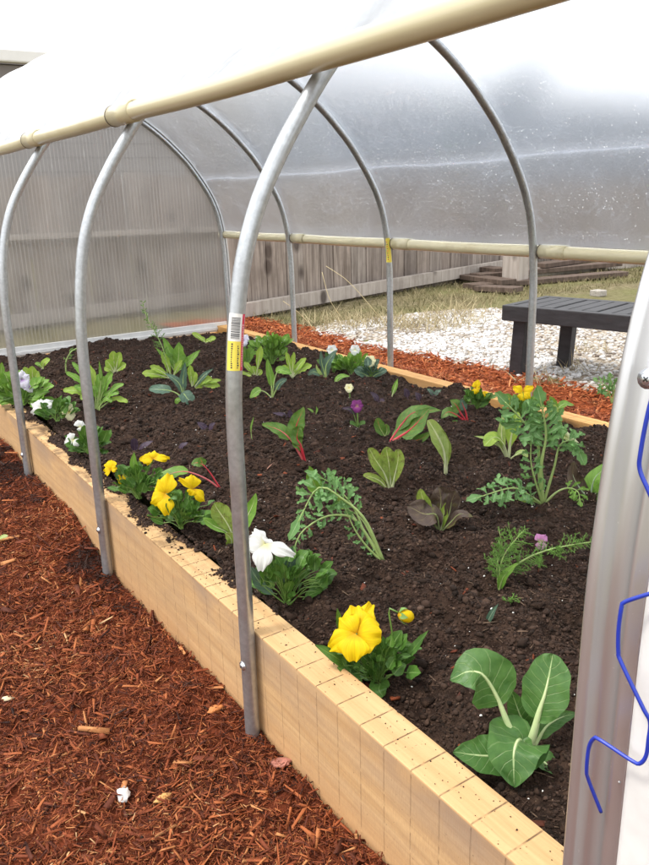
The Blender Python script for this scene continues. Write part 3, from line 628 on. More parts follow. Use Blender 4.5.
tag(m.build('barcode_sticker',SM,hoops[1]),'worn sticker with barcode, yellow panel and red edge')
m=MB()
def fpatch(m,Y,z0,z1,a0,a1,r,mi):
    vs=[]
    for i in range(5):
        zz=z0+(z1-z0)*i/4; k=min(range(110,150),key=lambda q:abs(HP[q].z-zz)); p=HP[k].copy(); 
        for j in range(7): an=math.radians(a0+(a1-a0)*j/6); q=p+HN[k]*(r*math.cos(an)); vs.append((q.x,Y+r*math.sin(an),zz))
    m.add(vs,[(i*7+j,i*7+j+1,(i+1)*7+j+1,(i+1)*7+j) for i in range(4) for j in range(6)],None,mi)
fpatch(m,HY[3],.352,.432,180,285,.0112,1); 
for i in range(9): fpatch(m,HY[3],.36+i*.007,.3635+i*.007,215,228,.0114,3 if i%2 else 2)
tag(m.build('yellow_sticker',SM,hoops[3]),'small yellow printed sticker')
# side pipes (the film is rolled round them) with their snap clamps
def pipe(x,z,label,rings,r=.0167,sagamp=.004,rise=0.):
    m=MB(); pts=[]
    for i in range(60):
        y=.02+(3.27-.02)*i/59; pts.append((x+.0015*math.sin(y*3.),y,z-sagamp*abs(math.sin((y-.146)/.6175*PI))*.5+rise*(1-float(sstep(np.array(y),.15,.95)))))
    m.tube(pts,r,20); o=m.build('side_pipe',PVC,house); o['label']=label
    for y0,y1 in rings:
        c=MB(); zz=z; k=24; vs=[];fs=[]
        ro,ri=r+.0028,r+.0002
        for (yy,rad) in ((y0,ri),(y0,ro),(y1,ro),(y1,ri)):
            for j in range(k): th=2*PI*j/k; vs.append((x+rad*math.cos(th),yy,zz+rad*math.sin(th)))
        fs=[(i*k+j,i*k+(j+1)%k,(i+1)*k+(j+1)%k,(i+1)*k+j) for i in range(3) for j in range(k)]; c.add(vs,fs)
        d=MB(); d.tube([(x,y1,zz),(x,y1+.0035,zz)],r+.0033,24)
        q=c.build('snap_clamp',PVC,o); d.build('clamp_gap',simple('clamp_shadow_gap',(.10,.08,.06)),q)
    return o
NPX,NPZ=.109,.7245; FPX,FPZ=1.241,.413
pipe(NPX,NPZ,'cream pipe along the near upper side with the rolled up film',[(y-.075,y+.03) for y in HY[2:5]],.0158,rise=.011)
pipe(FPX,FPZ,'cream pipe low along the far side',[(y-.10,y-.016) for y in HY[1:5]])
# film over the hoops
iN=min(range(75),key=lambda k:(HP[k]-V((.150,0,.728))).length); iF=min(range(80,150),key=lambda k:abs(HP[k].z-.425) if HP[k].x>1 else 9)
Ys=graded(.135,3.262,.012,.012); ii=np.arange(iN,iF+1,1); vs=[]; vin=[]
for y in Ys:
    ph=abs(math.sin((y-.146)/.6175*PI)); 
    for i in ii:
        t=(i-iN)/(iF-iN); q=HP[i]; nn=HN[i]
        bulge=.115*math.sin(PI*min(1,t/.56))*sstep(np.array(y),1.2,3.0)*(1-sstep(np.array(y),3.2,3.262)) if t<.56 else 0.
        off=.0125+float(bulge)-.007*ph*math.sin(PI*t)+.0035*float(fbm(np.array(y*5.),np.array(t*16.),3,3))*math.sin(PI*t)
        if y>2.7 and t>.5: off+=.010*math.sin((t*30+(y-2.7)*16))*float(sstep(np.array(y),2.7,3.1))*math.sin(PI*t)*(3.26-y)/.3
        p=q+nn*max(off,.0125); vs.append((p.x,y,p.z)); p=p-nn*.001; vin.append((p.x,y,p.z))
vs=np.array(vs); k=len(ii); idx=np.arange(len(vs)).reshape(len(Ys),k)
ff=np.stack([idx[:-1,:-1],idx[:-1,1:],idx[1:,1:],idx[1:,:-1]],-1).reshape(-1,4)
ff=np.concatenate([ff,ff[:,::-1]+len(vs)]); vs=np.concatenate([vs,np.array(vin)])
o=npobj('plastic_film',vs,ff,FILM,house); o.location=-V(house.location); o.data.transform(Matrix.Translation(V(house.location))); o['label']='wet clear film stretched over the hoops, beaded with droplets'
# skirt of film wrapped over each pipe
for (x,z,a0,a1,r,lb) in ((NPX,NPZ,20,200,.0182,'n'),(FPX,FPZ,100,-60,.0182,'f')):
    vs=[];na=14; yy=graded(.135,3.262,.03,.03)
    for y in yy:
        for j in range(na+1):
            th=math.radians(a0+(a1-a0)*j/na); rr_=r+.0008*math.sin(y*9+j); vs.append((x+rr_*math.cos(th),y,z+rr_*math.sin(th)))
    idx=np.arange(len(vs)).reshape(len(yy),na+1); ff=np.stack([idx[:-1,:-1],idx[:-1,1:],idx[1:,1:],idx[1:,:-1]],-1).reshape(-1,4)
    if lb=='f': continue
# end panels
def panel(Y,label):
    m=MB(); pts=[p for p in HP if p.z>-.012]; c=(.611,.3)
    for s,yy in ((1,Y-.003),(-1,Y+.003)):
        vs=[(c[0],yy,c[1])]+[(p.x,yy,p.z) for p in pts]; n=len(pts)
        m.add(vs,[(0,i+1,i+2)[::s] for i in range(n-1)]+[(0,n,1)[::s]])
    o=m.build('end_panel',POLY,house,False); o['label']=label
    o.location=-V(house.location); o.data.transform(Matrix.Translation(V(house.location)))
    t=MB(); t.abox(.0,1.222,Y-.012,Y-.0035,-.03,.013); t.abox(.0,1.222,Y-.018,Y-.0125,-.022,-.008); t.build('panel_trim',WTRIM,o,False,.001)
    return o
panel(3.247,'grey ribbed polycarbonate panel closing the far end')
pn=panel(.141,'ribbed panel at the near end, seen edge-on at the right')
# lock channels over both end hoops
def channel(Y,sgn,label):
    m=MB(); e=[(.0107,.0185),(.0107,.054),(.0195,.060),(.0225,.0625),(.0235,.061),(.0235,.055),(.021,.0535),(.014,.051),(.0125,.048),(.0125,.037),(.0185,.034),(.0185,.030),(.0125,.027),(.0125,.0225),(.021,.0205),(.0225,.0190),(.0107,.0188)]
    e=[(a,(b*sgn)) for a,b in e]; sweep(m,Y,e); o=m.build('lock_channel',ALU,house); o['label']=label; return o
ch=channel(.149,1,'wide aluminium channel at the near end'); 
m=MB(); sweep(m,HY[5]+.012,[(.011,-.02),(.011,.014),(.018,.014),(.018,.009),(.014,.006),(.014,-.01),(.018,-.013),(.018,-.02)]); m.build('lock_channel',ALU,house)
m=MB(); sweep(m,.149,[(-.012,-.012),(.020,-.012),(.026,-.009),(.0275,-.004),(.0275,.012),(.0255,.0165),(.0215,.018),(.0108,.018),(.0108,-.001),(-.012,-.001)]); m.build('panel_trim',WTRIM,pn)
# blue wiggle wire
def wx(a,b,X): return on(0,X,a,b)
wp=[(662,366,-.030),(649,409,-.034),(640.7,452,-.036),(640,470,-.036),(649,492,-.036),(668,538,-.033),(668,588,-.030),(649,594,-.033),(625,602,-.036),(621.5,608,-.037),(618.6,630,-.037),(618.4,652,-.037),(621,662,-.037),(643,708,-.036),(650,722,-.034),(648.5,740,-.034),(646,756,-.034),(640,763.5,-.035),(632,761,-.036),(600,740,-.039),(594,738.5,-.039),(588.8,748,-.038),(586.6,770,-.037),(588.5,780,-.034),(601,812,-.025)]
m=MB(); m.tube(cr([wx(q[0],q[1],q[2]-.012) for q in wp],170),.00135,8); m.build('wiggle_wire',BLUE,ch)
s0=on(0,-.026,647,379); screw(ch,s0+V((.001,0,0)),(-1,-.2,.1),.0042)
s1=on(0,-.026,618,782); m=MB(); m.tube([s1+V((.001,0,0)),s1+V((-.0006,0,0))],.0016,10); m.build('rivet',ALU,ch)
# ------------------------------------------------------------------ bench
c0=atz(502,305,.155); c1=atz(632,316,.155); dx=(c1-c0).normalized(); dx.z=0; dy=V((-dx.y,dx.x,0)); dy=dy if dy.x>0 else -dy
bl=.95; bw=.33; bench=empty('bench',c0+dx*bl/2+dy*bw/2-V((0,0,.275)),'low black slatted garden bench on the gravel','bench')
def bbox(m,l0,l1,w0,w1,z0,z1):
    m.box(c0+dx*((l0+l1)/2)+dy*((w0+w1)/2)+V((0,0,(z0+z1)/2-.155)),dx*((l1-l0)/2),dy*((w1-w0)/2),(0,0,(z1-z0)/2))
for (l0,l1,w0,w1) in ((0,bl,0,.03),(0,bl,bw-.03,bw),(0,.03,.031,bw-.031),(bl-.03,bl,.031,bw-.031)):
    m=MB(); bbox(m,l0,l1,w0,w1,.097,.155); m.build('apron_board',BLACKW,bench,False,.003)
m=MB(); ns=int((bl-.07)/.055)
for i in range(ns): bbox(m,.035+i*.055,.035+i*.055+.047,.031,bw-.031,.128,.1535+.001*(i%3))
m.build('seat_slats',BLACKW,bench,False,.003)
for (l,w_) in ((.035,.032),(.115,bw-.070),(bl-.085,.032),(bl-.165,bw-.070)):
    m=MB(); q=c0+dx*(l+.025)+dy*(w_+.023); top=q+V((0,0,-.059)); bot=V((q.x,q.y,-.125))-dx*.0
    k=V((0,0,1)); m.box((top+bot)/2+dx*(-.008),dx*.026,dy*.022,(top-bot)/2+dx*.006); m.build('leg',BLACKW,bench,False,.003)
# ------------------------------------------------------------------ fence and what is beyond it
rf=random.Random(5)
def fence(A,B,h,label,rail0,rail1,mid=None,wb=.145,rough=True,ext=0):
    d=(B-A); Ln=d.length; d.normalize(); nrm=V((d.y,-d.x,0)); 
    if nrm.dot(CAM-A)<0: nrm=-nrm
    o=empty('fence',(A+B)/2,label,'fence')
    m=MB(); x=0.; fr=[]
    while x<Ln:
        w_=wb*rf.uniform(.75,1.15); g_=rf.uniform(.006,.014); c=A+d*(x+w_/2)-nrm*(.022+rf.uniform(0,.008)); hh=h+rf.uniform(-.02,.02)
        m.box(V((c.x,c.y,A.z+hh/2-.01)),d*(w_/2),nrm*.009,V((0,0,hh/2))); fr+= [rf.random()]*6; x+=w_+g_
    ob=m.build('planks',OLD,o,False); a=ob.data.attributes.new('rnd','FLOAT','FACE'); a.data.foreach_set('value',fr)
    a0,a1=rail0; m=MB(); 
    def rail(p0,p1,hh,name='rail'):
        m=MB(); t=(p1-p0).normalized(); up=V((0,0,1)); m.box((p0+p1)/2-up*(hh/2),(p1-p0)/2,nrm*.022,up*(hh/2)); r=m.build(name,OLDR,o,False,.002); return r
    rail(a0,a1,rail1)
    if mid: rail(*mid)
    xx=.0
    return o,d,nrm
A=atz(246,317.5,-.12); B=atz(512,272.5,-.12); d=(B-A).normalized(); nr=V((d.y,-d.x,0)); nr=nr if nr.dot(CAM-A)>0 else -nr
def onfence(x,y,A,nrm,off=.0):
    dr=ray(x,y); t=((A+nrm*off-CAM).dot(nrm))/dr.dot(nrm); return CAM+dr*t
ra,rb=onfence(235,304.5,A,nr,.035),onfence(522,257,A,nr,.035)
mid=(onfence(300,173,A,nr,-.05),onfence(700,141,A,nr,-.05),.05)
f1,_,_=fence(A-d*.12,B+d*3.2,.80,'grey weathered plank fence behind the far side of the bed',(ra,rb),.083,mid)
m=MB(); pb=atz(515,284,-.12); pw=mpp(pb)*9.5; ph=.26; m.box(pb+V((0,0,ph/2)),d*pw,nr*pw,V((0,0,ph/2))); m.build('post',OLDR,f1,False,.003)
# the run behind the end panel
A2=atz(-60,338,-.12); B2=atz(238,303,-.12); d2=(B2-A2).normalized(); n2=V((d2.y,-d2.x,0)); n2=n2 if n2.dot(CAM-A2)>0 else -n2
fence(A2,B2+d2*.3,.85,'grey plank fence seen through the ribbed end panel',(onfence(-40,322,A2,n2,.015),onfence(236,286.5,A2,n2,.015)),.075,(onfence(-40,237,A2,n2,.02),onfence(238,226,A2,n2,.02),.03))
# second kickboard run to the right of the post
A3=atz(528,279,-.12); B3=atz(700,262,-.12)
q0=vp(528,269,A3); q1=vp(662,258,B3,0)
m=MB(); t=(q1-q0).normalized(); s_=t.cross(V((0,0,1))).normalized(); m.box((q0+q1)/2-V((0,0,.03)),(q1-q0)/2,s_*.012,V((0,0,.035)))
tag(m.build('kick_board',OLDR,None,False,.002),'long pale grey board lying on top of the old plank pile','board')
# pile of old planks
pl=[((468,289),(622,276),-.118,0,'bottom plank at the front of the old pile, right of the post'),((476,284),(618,271),-.09,.05,'second plank up in the old pile, right of the post'),((538,278),(630,265),-.06,.03,'third plank up, short, right side of the old pile'),((530,273),(612,263),-.035,.08,'top dark plank of the old pile just under the pale board'),((452,281),(512,290),-.10,.1,'short dark plank left of the fence post, lowest'),((458,276),(506,283),-.075,.14,'short dark plank left of the fence post, uppermost'),((478,290),(516,293),-.115,-.05,'short board end lying in front of the fence post'),((585,241+22),(665,262),-.118,1.2,'thin pale plank on the grass far right')]
for (a,b,z,off,lb) in pl:
    p0=atz(a[0],a[1],-.12)+HF*off; p1=atz(b[0],b[1],-.12)+HF*off; z=-.118+(z+.118)*1.35; p0.z=p1.z=z+.017; p1.z+=rf.uniform(0,.01)
    m=MB(); t=(p1-p0).normalized(); s_=t.cross(V((0,0,1))).normalized(); m.box((p0+p1)/2,(p1-p0)/2,s_*.07,V((0,0,.0175)))
    tag(m.build('old_plank',OLDD,None,False,.003),lb,'plank','old planks piled by the fence')
bp=atz(598,296,-.12); m=MB(); m.box(bp+V((0,0,.02)),(.04,0,0),(0,.04,0),(0,0,.02)); tag(m.build('concrete_block',simple('block_concrete',(.36,.33,.29),.9,0,60,.3),None,False,.006),'small pale concrete lump in the grass behind the bench','concrete block')
# houses beyond
def slab(m,p,q,z0,z1,th=.1):
    p=V(p);q=V(q); t=(q-p).normalized(); s_=V((t.y,-t.x,0)); m.box(V(((p.x+q.x)/2,(p.y+q.y)/2,(z0+z1)/2)),(q-p)/2,s_*th,(0,0,(z1-z0)/2))
WALLB=simple('taupe_siding',(.225,.20,.19),.7,0,3,.08); WALLG=simple('blue_grey_siding',(.22,.255,.32),.7,0,3,.06)
ROOF=simple('roof_shingle',(.17,.16,.155),.9,0,30,.25); GUT=simple('white_gutter',(.75,.73,.70),.5,0,10,.03)
def siding(m,p,q,z0,z1,step=.18):
    p=V(p);q=V(q); t=(q-p).normalized(); s_=V((t.y,-t.x,0)); s_=s_ if s_.dot(CAM-p)>0 else -s_
    z=z0
    while z<z1:
        h=min(step,z1-z); c=V(((p.x+q.x)/2,(p.y+q.y)/2,z+h/2)); m.box(c+s_*.012,(q-p)/2,s_*.015+V((0,0,.0)),V((0,0,h/2-.004))+s_*(-.006)); z+=step
Yh=11.; e0=on(1,Yh,-200,66); e1=on(1,Yh,170,64); ez=on(1,Yh,10,66).z
XR=on(1,11.,232,100).x; 
h1=empty('house',(0,Yh,-.12),'taupe sided house behind the end of the tunnel with a white gutter','house')
m=MB(); slab(m,(-9,Yh,0),(XR,Yh,0),-.12,ez,.2); siding(m,(-9,Yh-.22,0),(XR,Yh-.22,0),-.12,ez); m.build('wall',WALLB,h1,False)
m=MB(); m.box(((XR-9)/2,Yh-.42,ez+.05),((XR+9)/2+.1,0,0),(0,.06,0),(0,0,.075)); m.build('gutter',GUT,h1,False,.02)
m=MB(); m.box(((XR-9)/2,Yh+1.8,ez+.06),((XR+9)/2+.1,0,0),(0,2.05,.0),(0,-.0,.05)); m.build('roof',ROOF,h1,False)
Yg=13.; gz1=on(1,Yg,480,93).z
h2=empty('house',(9,Yg,-.12),'blue grey house beyond the fence, blurred by the wet film, with a chimney','house')
xa=on(1,Yg,215,100).x; xb=on(1,Yg,900,100).x
m=MB(); slab(m,(xa,Yg,0),(xb,Yg,0),-.12,gz1,.2); siding(m,(xa,Yg-.22,0),(xb,Yg-.22,0),-.12,gz1); m.build('wall',WALLG,h2,False)
ca,cb=on(1,Yg+.5,512,80),on(1,Yg+.5,542,80); cz=on(1,Yg+.5,527,66).z
m=MB(); m.box(((ca.x+cb.x)/2,Yg+.6,(gz1+cz)/2-.3),((cb.x-ca.x)/2,0,0),(0,.3,0),(0,0,(cz-gz1)/2+.3)); rfm=MB(); rfm.box(((xa+xb)/2,Yg+1.7,gz1+.02),((xb-xa)/2+.2,0,0),(0,1.9,.0),(0,0,.06)); ro=rfm.build('roof',ROOF,h2,False); m.build('chimney',WALLG,ro,False)
# ================================================================== PLANTS
PR=random.Random(42)
def soilpt(px,py):
    p=atz(px,py,0.)
    for _ in range(3): p=atz(px,py,float(soil_h(p.x,p.y)))
    return p
class Plant:
    def __init__(s,name,label,cat,px,group=None,z=None):
        s.B=soilpt(*px) if z is None else atz(px[0],px[1],z); s.k=mpp(s.B)
        s.o=empty(name,s.B-V((0,0,.002)),label,cat,group)
    def P(s,pt):
        if pt is None: return s.B-V((0,0,.004))
        return vp(pt[0],pt[1],s.B,pt[2] if len(pt)>2 else 0.)
PROF={
 'ovate':lambda t:(math.sin(PI*min(1,t)**.72)+1e-4)**.75,
 'round':lambda t:max(0,1-abs(2*t-1)**2.3)**.55,
 'lance':lambda t:math.sin(PI*t**.9)**1.1 if t<1 else 0,
 'obov':lambda t:(math.sin(PI*t**1.75)+1e-4)**.62 if t<1 else 0,
 'spoon':lambda t:(.16+.84*sstep(np.array(t),.15,.62).item())*max(0,1-t**7)**.6,
 'heart':lambda t:min(1,(t/.13))**.5*(1-max(0,(t-.25)/.75)**2.2)**.75 if t<1 else 0,
}
def blade(m,C3,wd,prof,N0,roll=0.,cup=.15,ruff=0.,lob=None,t0=0.,mi=0,nu=6,fold=0.,seed=0):
    r=random.Random(seed); n=len(C3); vs=[];uv=[]; ph=r.uniform(0,6); W=2*nu+1
    for i in range(n):
        t=.5-.5*math.cos(PI*i/(n-1)); f_=t*(n-1); i_=min(n-2,int(f_)); p=C3[i_].lerp(C3[i_+1],f_-i_)
        ta=(C3[min(i_+1,n-1)]-C3[max(i_-1,0)]).normalized(); tb=(C3[min(i_+2,n-1)]-C3[i_]).normalized(); T=ta.lerp(tb,f_-i_).normalized()
        S=T.cross(N0); S=S.normalized() if S.length>1e-4 else T.orthogonal().normalized()
        N=S.cross(T).normalized()
        if roll: S=(S*math.cos(roll)+N*math.sin(roll)); N=S.cross(T).normalized()
        wt=PROF[prof](t)*wd*.5
        for j in range(-nu,nu+1):
            a=j/nu; wl=wt
            if lob:
                q=(t*lob[0]-abs(a)*.4+(.5 if a<0 and lob[0]>2 else 0)*.4)%1.; e=abs(2*q-1)**1.0; wl*=1-lob[1]*(1-e)**.8*min(1,t*6)
            wl*=1+.05*math.sin(t*17+ph+a)
            z=cup*wt*a*a-fold*wt*abs(a)*-1
            z+=ruff*wd*abs(a)**1.5*(math.sin(t*21+ph+(2. if a>0 else 0))+.6*math.sin(t*43+ph*2))*.5+.035*wd*math.sin(t*9+ph+a*2.5)*abs(a)+.012*wd*math.sin(t*26+a*8+ph)
            vs.append(p+S*(a*wl)+N*z); uv.append((a*.5+.5,t))
    fs=[(i*W+j,i*W+j+1,(i+1)*W+j+1,(i+1)*W+j) for i in range(n-1) for j in range(W-1)]
    m.add(vs,fs,uv,mi)
def nrm_for(B,up=.55,side=0.):
    t=(CAM-B).normalized(); return (t*.75+V((0,0,1))*up+RT*side).normalized()
CNT=[0]
def leaf(pl,pts,w,prof='ovate',mat='let',pf=.0,pw=2.2,pmat=None,roll=0.,cup=.18,ruff=.035,lob=None,up=.55,side=0.,rows=24,name='leaf',label=None,pend=.12,fold=0.):
    """pts: photo pixels (x,y[,depth offset]); None = the plant's base"""
    CNT[0]+=1; w=w*(.84 if pl.B.y>1.45 else 1.); c=cr([pl.P(p) for p in pts],60); k=pl.k; m=MB(); i0=int(pf*59)
    if pf>0 or pmat:
        e=min(59,int(i0+(59-i0)*.72)); st=c[:e+1:3]; n=len(st)
        rad=[k*pw*.5*(1-(1-pend)*(i/(n-1))**(1.2 if pf<.5 else 1.6)) for i in range(n)]; m.tube(st,rad,7,1)
    b=c[i0:]; b=[b[int(round(i*(len(b)-1)/(rows-1)))] for i in range(rows)] if rows<len(b) else cr(b,rows)
    blade(m,b,w*k,prof,nrm_for(c[i0],up,side),roll,cup,ruff,lob,seed=CNT[0],fold=fold)
    o=m.build(name,[G[mat],G[pmat] if pmat else G[mat]],pl.o)
    if label: o['label']=label
    return o
def lacy(pl,pts,w,mat='kale',pmat='kst',pf=.25,pw=2.,n=9,up=.5,seed=0,ruff=.12,name='leaf',dense=1.):
    """a leaf cut into curly toothed side lobes along its midrib"""
    r=random.Random(seed); c=cr([pl.P(p) for p in pts],50); k=pl.k; m=MB(); i0=int(pf*49); N0=nrm_for(c[i0],up)
    m.tube(c[::3]+[c[-1]],[k*pw*.5*(1-.75*i/17) for i in range(len(c[::3])+1)],6,1)
    for q in range(n):
        t=(q+.5)/n; i=int(i0+(49-i0)*t); p=c[i]; T=(c[min(i+1,49)]-c[max(i-1,0)]).normalized(); S=T.cross(N0).normalized(); N=S.cross(T)
        L=w*k*.5*(math.sin(PI*(.12+.83*t)**.8)**.8)*r.uniform(.8,1.15)
        for sg in (-1,1):
            d=(S*sg+T*r.uniform(.35,.8)+N*r.uniform(-.35,.45)).normalized(); e=p+d*L; mid=p+d*L*.5+N*L*r.uniform(-.12,.2)
            cc=cr([p,mid,e+N*L*r.uniform(-.35,.15)],12); blade(m,cc,L*.62*dense,'obov',(N+S*r.uniform(-.6,.6)).normalized(),r.uniform(-.7,.7),.25,ruff*1.6,(3.5,.72),nu=3,seed=r.randint(0,999))
            for h in (.45,.75):   # teeth standing off the lobe
                b=cc[int(h*11)]; dd=(d+T*r.choice((-1,1))*.9+N*r.uniform(-.5,.5)).normalized(); blade(m,cr([b,b+dd*L*.28,b+dd*L*.5],6),L*.3,'obov',N,r.uniform(-.6,.6),.2,.1,(2,.5),nu=2,seed=r.randint(0,999))
    cc=cr([c[44],c[49],c[49]+(c[49]-c[44])*1.2],10); blade(m,cc,w*k*.34*dense,'obov',N0,0,.2,ruff,(4,.6),nu=3,seed=seed)
    return m.build(name,[G[mat],G[pmat]],pl.o)
def feather(pl,pts,w,n=26,seed=0,mat='dill',thr=.5,name='frond',pw=2.):
    """dill or fennel: fine threads branching off a stem"""
    r=random.Random(seed); c=cr([pl.P(p) for p in pts],50); k=pl.k; m=MB(); m.tube(c[::3],[k*pw*.5*(1-.7*i/17) for i in range(len(c[::3]))],6,1)
    for q in range(n):
        t=.22+.78*(q+r.random())/n; i=min(49,int(t*49)); p=c[i]; T=(c[min(i+1,49)]-c[max(i-1,0)]).normalized()
        d=V((r.gauss(0,1),r.gauss(0,1),r.gauss(0,1))); d=(d-T*d.dot(T)).normalized()
        d=(d+T*.6).normalized(); L=w*k*.5*r.uniform(.5,1.1)*math.sin(PI*min(.97,(.1+.85*t)))**.6; e=p+d*L; m.tube([p,p+d*L*.5+V((0,0,L*.06)),e],[k*thr*.7,k*thr*.6,k*thr*.35],3,0,False)
        for b in range(7):
            f=p+d*L*(.25+.11*b); dd=(V((r.gauss(0,1),r.gauss(0,1),r.gauss(0,1)))*.55+d*.7).normalized(); l2=L*r.uniform(.2,.42); g2=f+dd*l2; m.tube([f,g2],[k*thr*.5,k*thr*.28],3,0,False)
            for s_ in range(2):
                d3=(dd+V((r.gauss(0,1),r.gauss(0,1),r.gauss(0,1)))*.6).normalized(); h=f+dd*l2*.5; m.tube([h,h+d3*l2*.5],[k*thr*.4,k*thr*.25],3,0,False)
    return m.build(name,[G[mat],G['kst']],pl.o)
def foliage(pl,cx,cy,rx,ry,n,sz,mat='pans',seed=0,dz=.018,pmat='pst',prof='ovate',lob=None,ragged=.0,name='foliage'):
    r=random.Random(seed); m=MB(); k=pl.k; n=int(n*1.6)
    for i in range(n):
        a=r.uniform(0,2*PI); q=r.uniform(.02,1)**.62; x=cx+rx*q*math.cos(a); y=cy+ry*q*math.sin(a); dd=r.uniform(-dz,dz)
        e=pl.P((x,y,dd)); e.z=max(e.z,pl.B.z+.002); B=pl.B+V((r.uniform(-.004,.004),r.uniform(-.004,.004),-.003)); h=e-B
        s=sz*k*r.uniform(.7,1.35); mid=B+h*.55+V((0,0,abs(h.length)*.18))
        d=(h.normalized()+V((r.uniform(-.5,.5),r.uniform(-.5,.5),r.uniform(-.2,.35)))).normalized()
        st=cr([B,mid,e],7)
        m.tube(st if r.random()<.3 else st[4:],k*.5,5,1,False)
        c=cr([e,e+d*s*.5,e+d*s+V((0,0,-s*r.uniform(0,.3)))],11)
        blade(m,c,s*r.uniform(.6,.92),prof,(nrm_for(e,.7)+V((r.uniform(-.5,.5),r.uniform(-.5,.5),r.uniform(0,.4)))).normalized(),r.uniform(-.4,.4),.25,.05,lob or (5,.16),nu=3,seed=r.randint(0,9999))
    return m.build(name,[G[mat],G[pmat]],pl.o)
def flower(pl,cx,cy,r,mat='yel',dd=0.,face=(0,0,0),asp=1.,seed=0,stem=True,petals=None,up=.15,label=None,name='flower'):
    """pansy bloom; face = sideways, upward tilt and roll of the bloom; r = photo-pixel radius"""
    g=random.Random(seed); k=pl.k; c=pl.P((cx,cy,dd)); F=((CAM-c).normalized()+RT*face[0]+V((0,0,1))*face[1]).normalized()
    X=V((0,0,1)).cross(F).normalized(); Y=F.cross(X); m=MB(); R=r*k
    # angle (deg, 90 = up), length, width, depth order
    pet=petals or [(58,1.,.95,-.10),(122,1.,.95,-.13),(5,.92,.85,-.03),(175,.92,.85,-.05),(270,1.,1.15,.03)]
    for pi,(a,Lp,Wp,z) in enumerate(pet):
        a=math.radians(a+face[2]); D=X*math.cos(a)+Y*math.sin(a)*asp; S=F.cross(D).normalized(); ph=g.uniform(0,6)
        nr,na=9,15; vs=[];uv=[]
        for i in range(nr):
            t=i/(nr-1)
            for j in range(na):
                u=2*j/(na-1)-1; w_=Wp*R*.62*math.sin(min(PI*.5,t*2.2))**.8*(1-.35*t**5)
                ln=R*Lp*(t*(1-.30*abs(u)**2.4*t)); ed=t**3
                zz=z*R+R*(.22*math.sin(t*2.6)-.10*t*t)+R*.13*ed*math.sin(u*5+ph)+R*.07*ed*math.sin(u*13+ph*2)-R*.10*u*u*t
                ln*=1+.04*ed*math.sin(u*9+ph)
                vs.append(c+D*ln+S*(u*w_)+F*(zz-R*.0)); uv.append((u*.5+.5,t))
        m.add(vs,[(i*na+j,i*na+j+1,(i+1)*na+j+1,(i+1)*na+j) for i in range(nr-1) for j in range(na-1)],uv,0)
    if stem:
        b=pl.B; m.tube(cr([b,b.lerp(c,.55)+V((0,0,.006)),c-F*R*.35+V((0,0,.002)),c-F*R*.05],9),k*.8,5,1)
    o=m.build(name,[P[mat],G['pst']],pl.o)
    if label: o['label']=label
    return o
def bud(pl,cx,cy,r,mat='yel',dd=0.):
    k=pl.k; c=pl.P((cx,cy,dd)); m=MB(); b=pl.B; R=r*k; d=(RT*.9+V((0,0,-.25))).normalized()
    m.tube(cr([b,b.lerp(c,.5)+V((0,0,.01)),c-RT*R*2.2+V((0,0,R*.9)),c-RT*R*1.0+V((0,0,R*.5))],12),k*.9,5,1)
    m.tube([c-d*R*1.1,c-d*R*.8,c-d*R*.2,c+d*R*.5,c+d*R*.9,c+d*R*1.1],[R*.2,R*.62,R*.85,R*.8,R*.5,R*.1],9,0)
    for a in range(5):
        an=a*2*PI/5; n_=(V((0,0,1))*math.cos(an)+d.cross(V((0,0,1)))*math.sin(an)); blade(m,cr([c-d*R*1.1,c-d*R*.5+n_*R*.9,c+d*R*.2+n_*R*1.15],7),R*.8,'lance',n_,0,.1,0,mi=1,nu=2)
    m.build('bud',[P[mat],G['pst']],pl.o)
# ---- near the lens
p=Plant('bok_choy','young bok choy with broad spoon leaves on thick pale stalks, beside the aluminium channel','bok choy',(524,757))
leaf(p,[None,(508,724,.008),(496,695,.012),(482,674,.012),(467,672,.014),(450,680,.016)],55,'ovate','bok',.46,9,'bokst',cup=.22,ruff=.025,rows=26,side=-.15,pend=.12)
leaf(p,[None,(533,735,.0),(539,712,.0),(546,690,.004),(553,654,.02)],45,'round','bok',.42,11,'bokst',cup=.12,ruff=.02,rows=26,pend=.08)
leaf(p,[None,(528,735,.025),(520,715,.03),(511,690,.03)],27,'ovate','bok',.3,5,'bokst',cup=.3,ruff=.04,side=-.2)
leaf(p,[None,(520,740,-.012),(514,752,-.036),(514,787,-.052)],58,'heart','bok',.22,6,'bokst',cup=.2,ruff=.03,up=.8,rows=26)
leaf(p,[None,(512,752,-.01),(488,756,-.02),(453,752,-.02)],40,'ovate','bok',.3,5,'bokst',cup=.2,ruff=.03,up=1.,roll=.2)
leaf(p,[None,(537,742,.005),(546,727,.01),(560,718,.015),(577,713,.02)],17,'ovate','bok',.35,5,'bokst',cup=.35,ruff=.03,up=1.2,roll=-.5)
leaf(p,[None,(536,757,-.01),(552,768,-.02),(573,776,-.02)],25,'ovate','bok',.2,4,'bokst',cup=.3,ruff=.04,up=.9,roll=.3)
leaf(p,[None,(524,742,-.01),(527,750,-.025),(529,757,-.03)],14,'round','bok',.3,4,'bokst')
p=Plant('pansy','yellow pansy with one very large bloom and a nodding bud at the timber edge','pansy',(378,682),'yellow pansies')
foliage(p,378,664,34,20,46,15,seed=1,dz=.02)
leaf(p,[None,(395,672,0),(412,651,.0),(429,630,.0)],13,'lance','pans',.35,1.8,'pst',roll=.5)
leaf(p,[None,(352,668,0),(332,655,-.01),(315,645,-.01)],16,'ovate','pans',.3,1.8,'pst')
leaf(p,[None,(380,684,-.01),(379,690,-.025),(383,697,-.03)],19,'round','pans',.1,2,'pst')
leaf(p,[None,(348,640,.01),(340,622,.012),(337,608,.012)],11,'ovate','pans',.4,1.8,'pst')
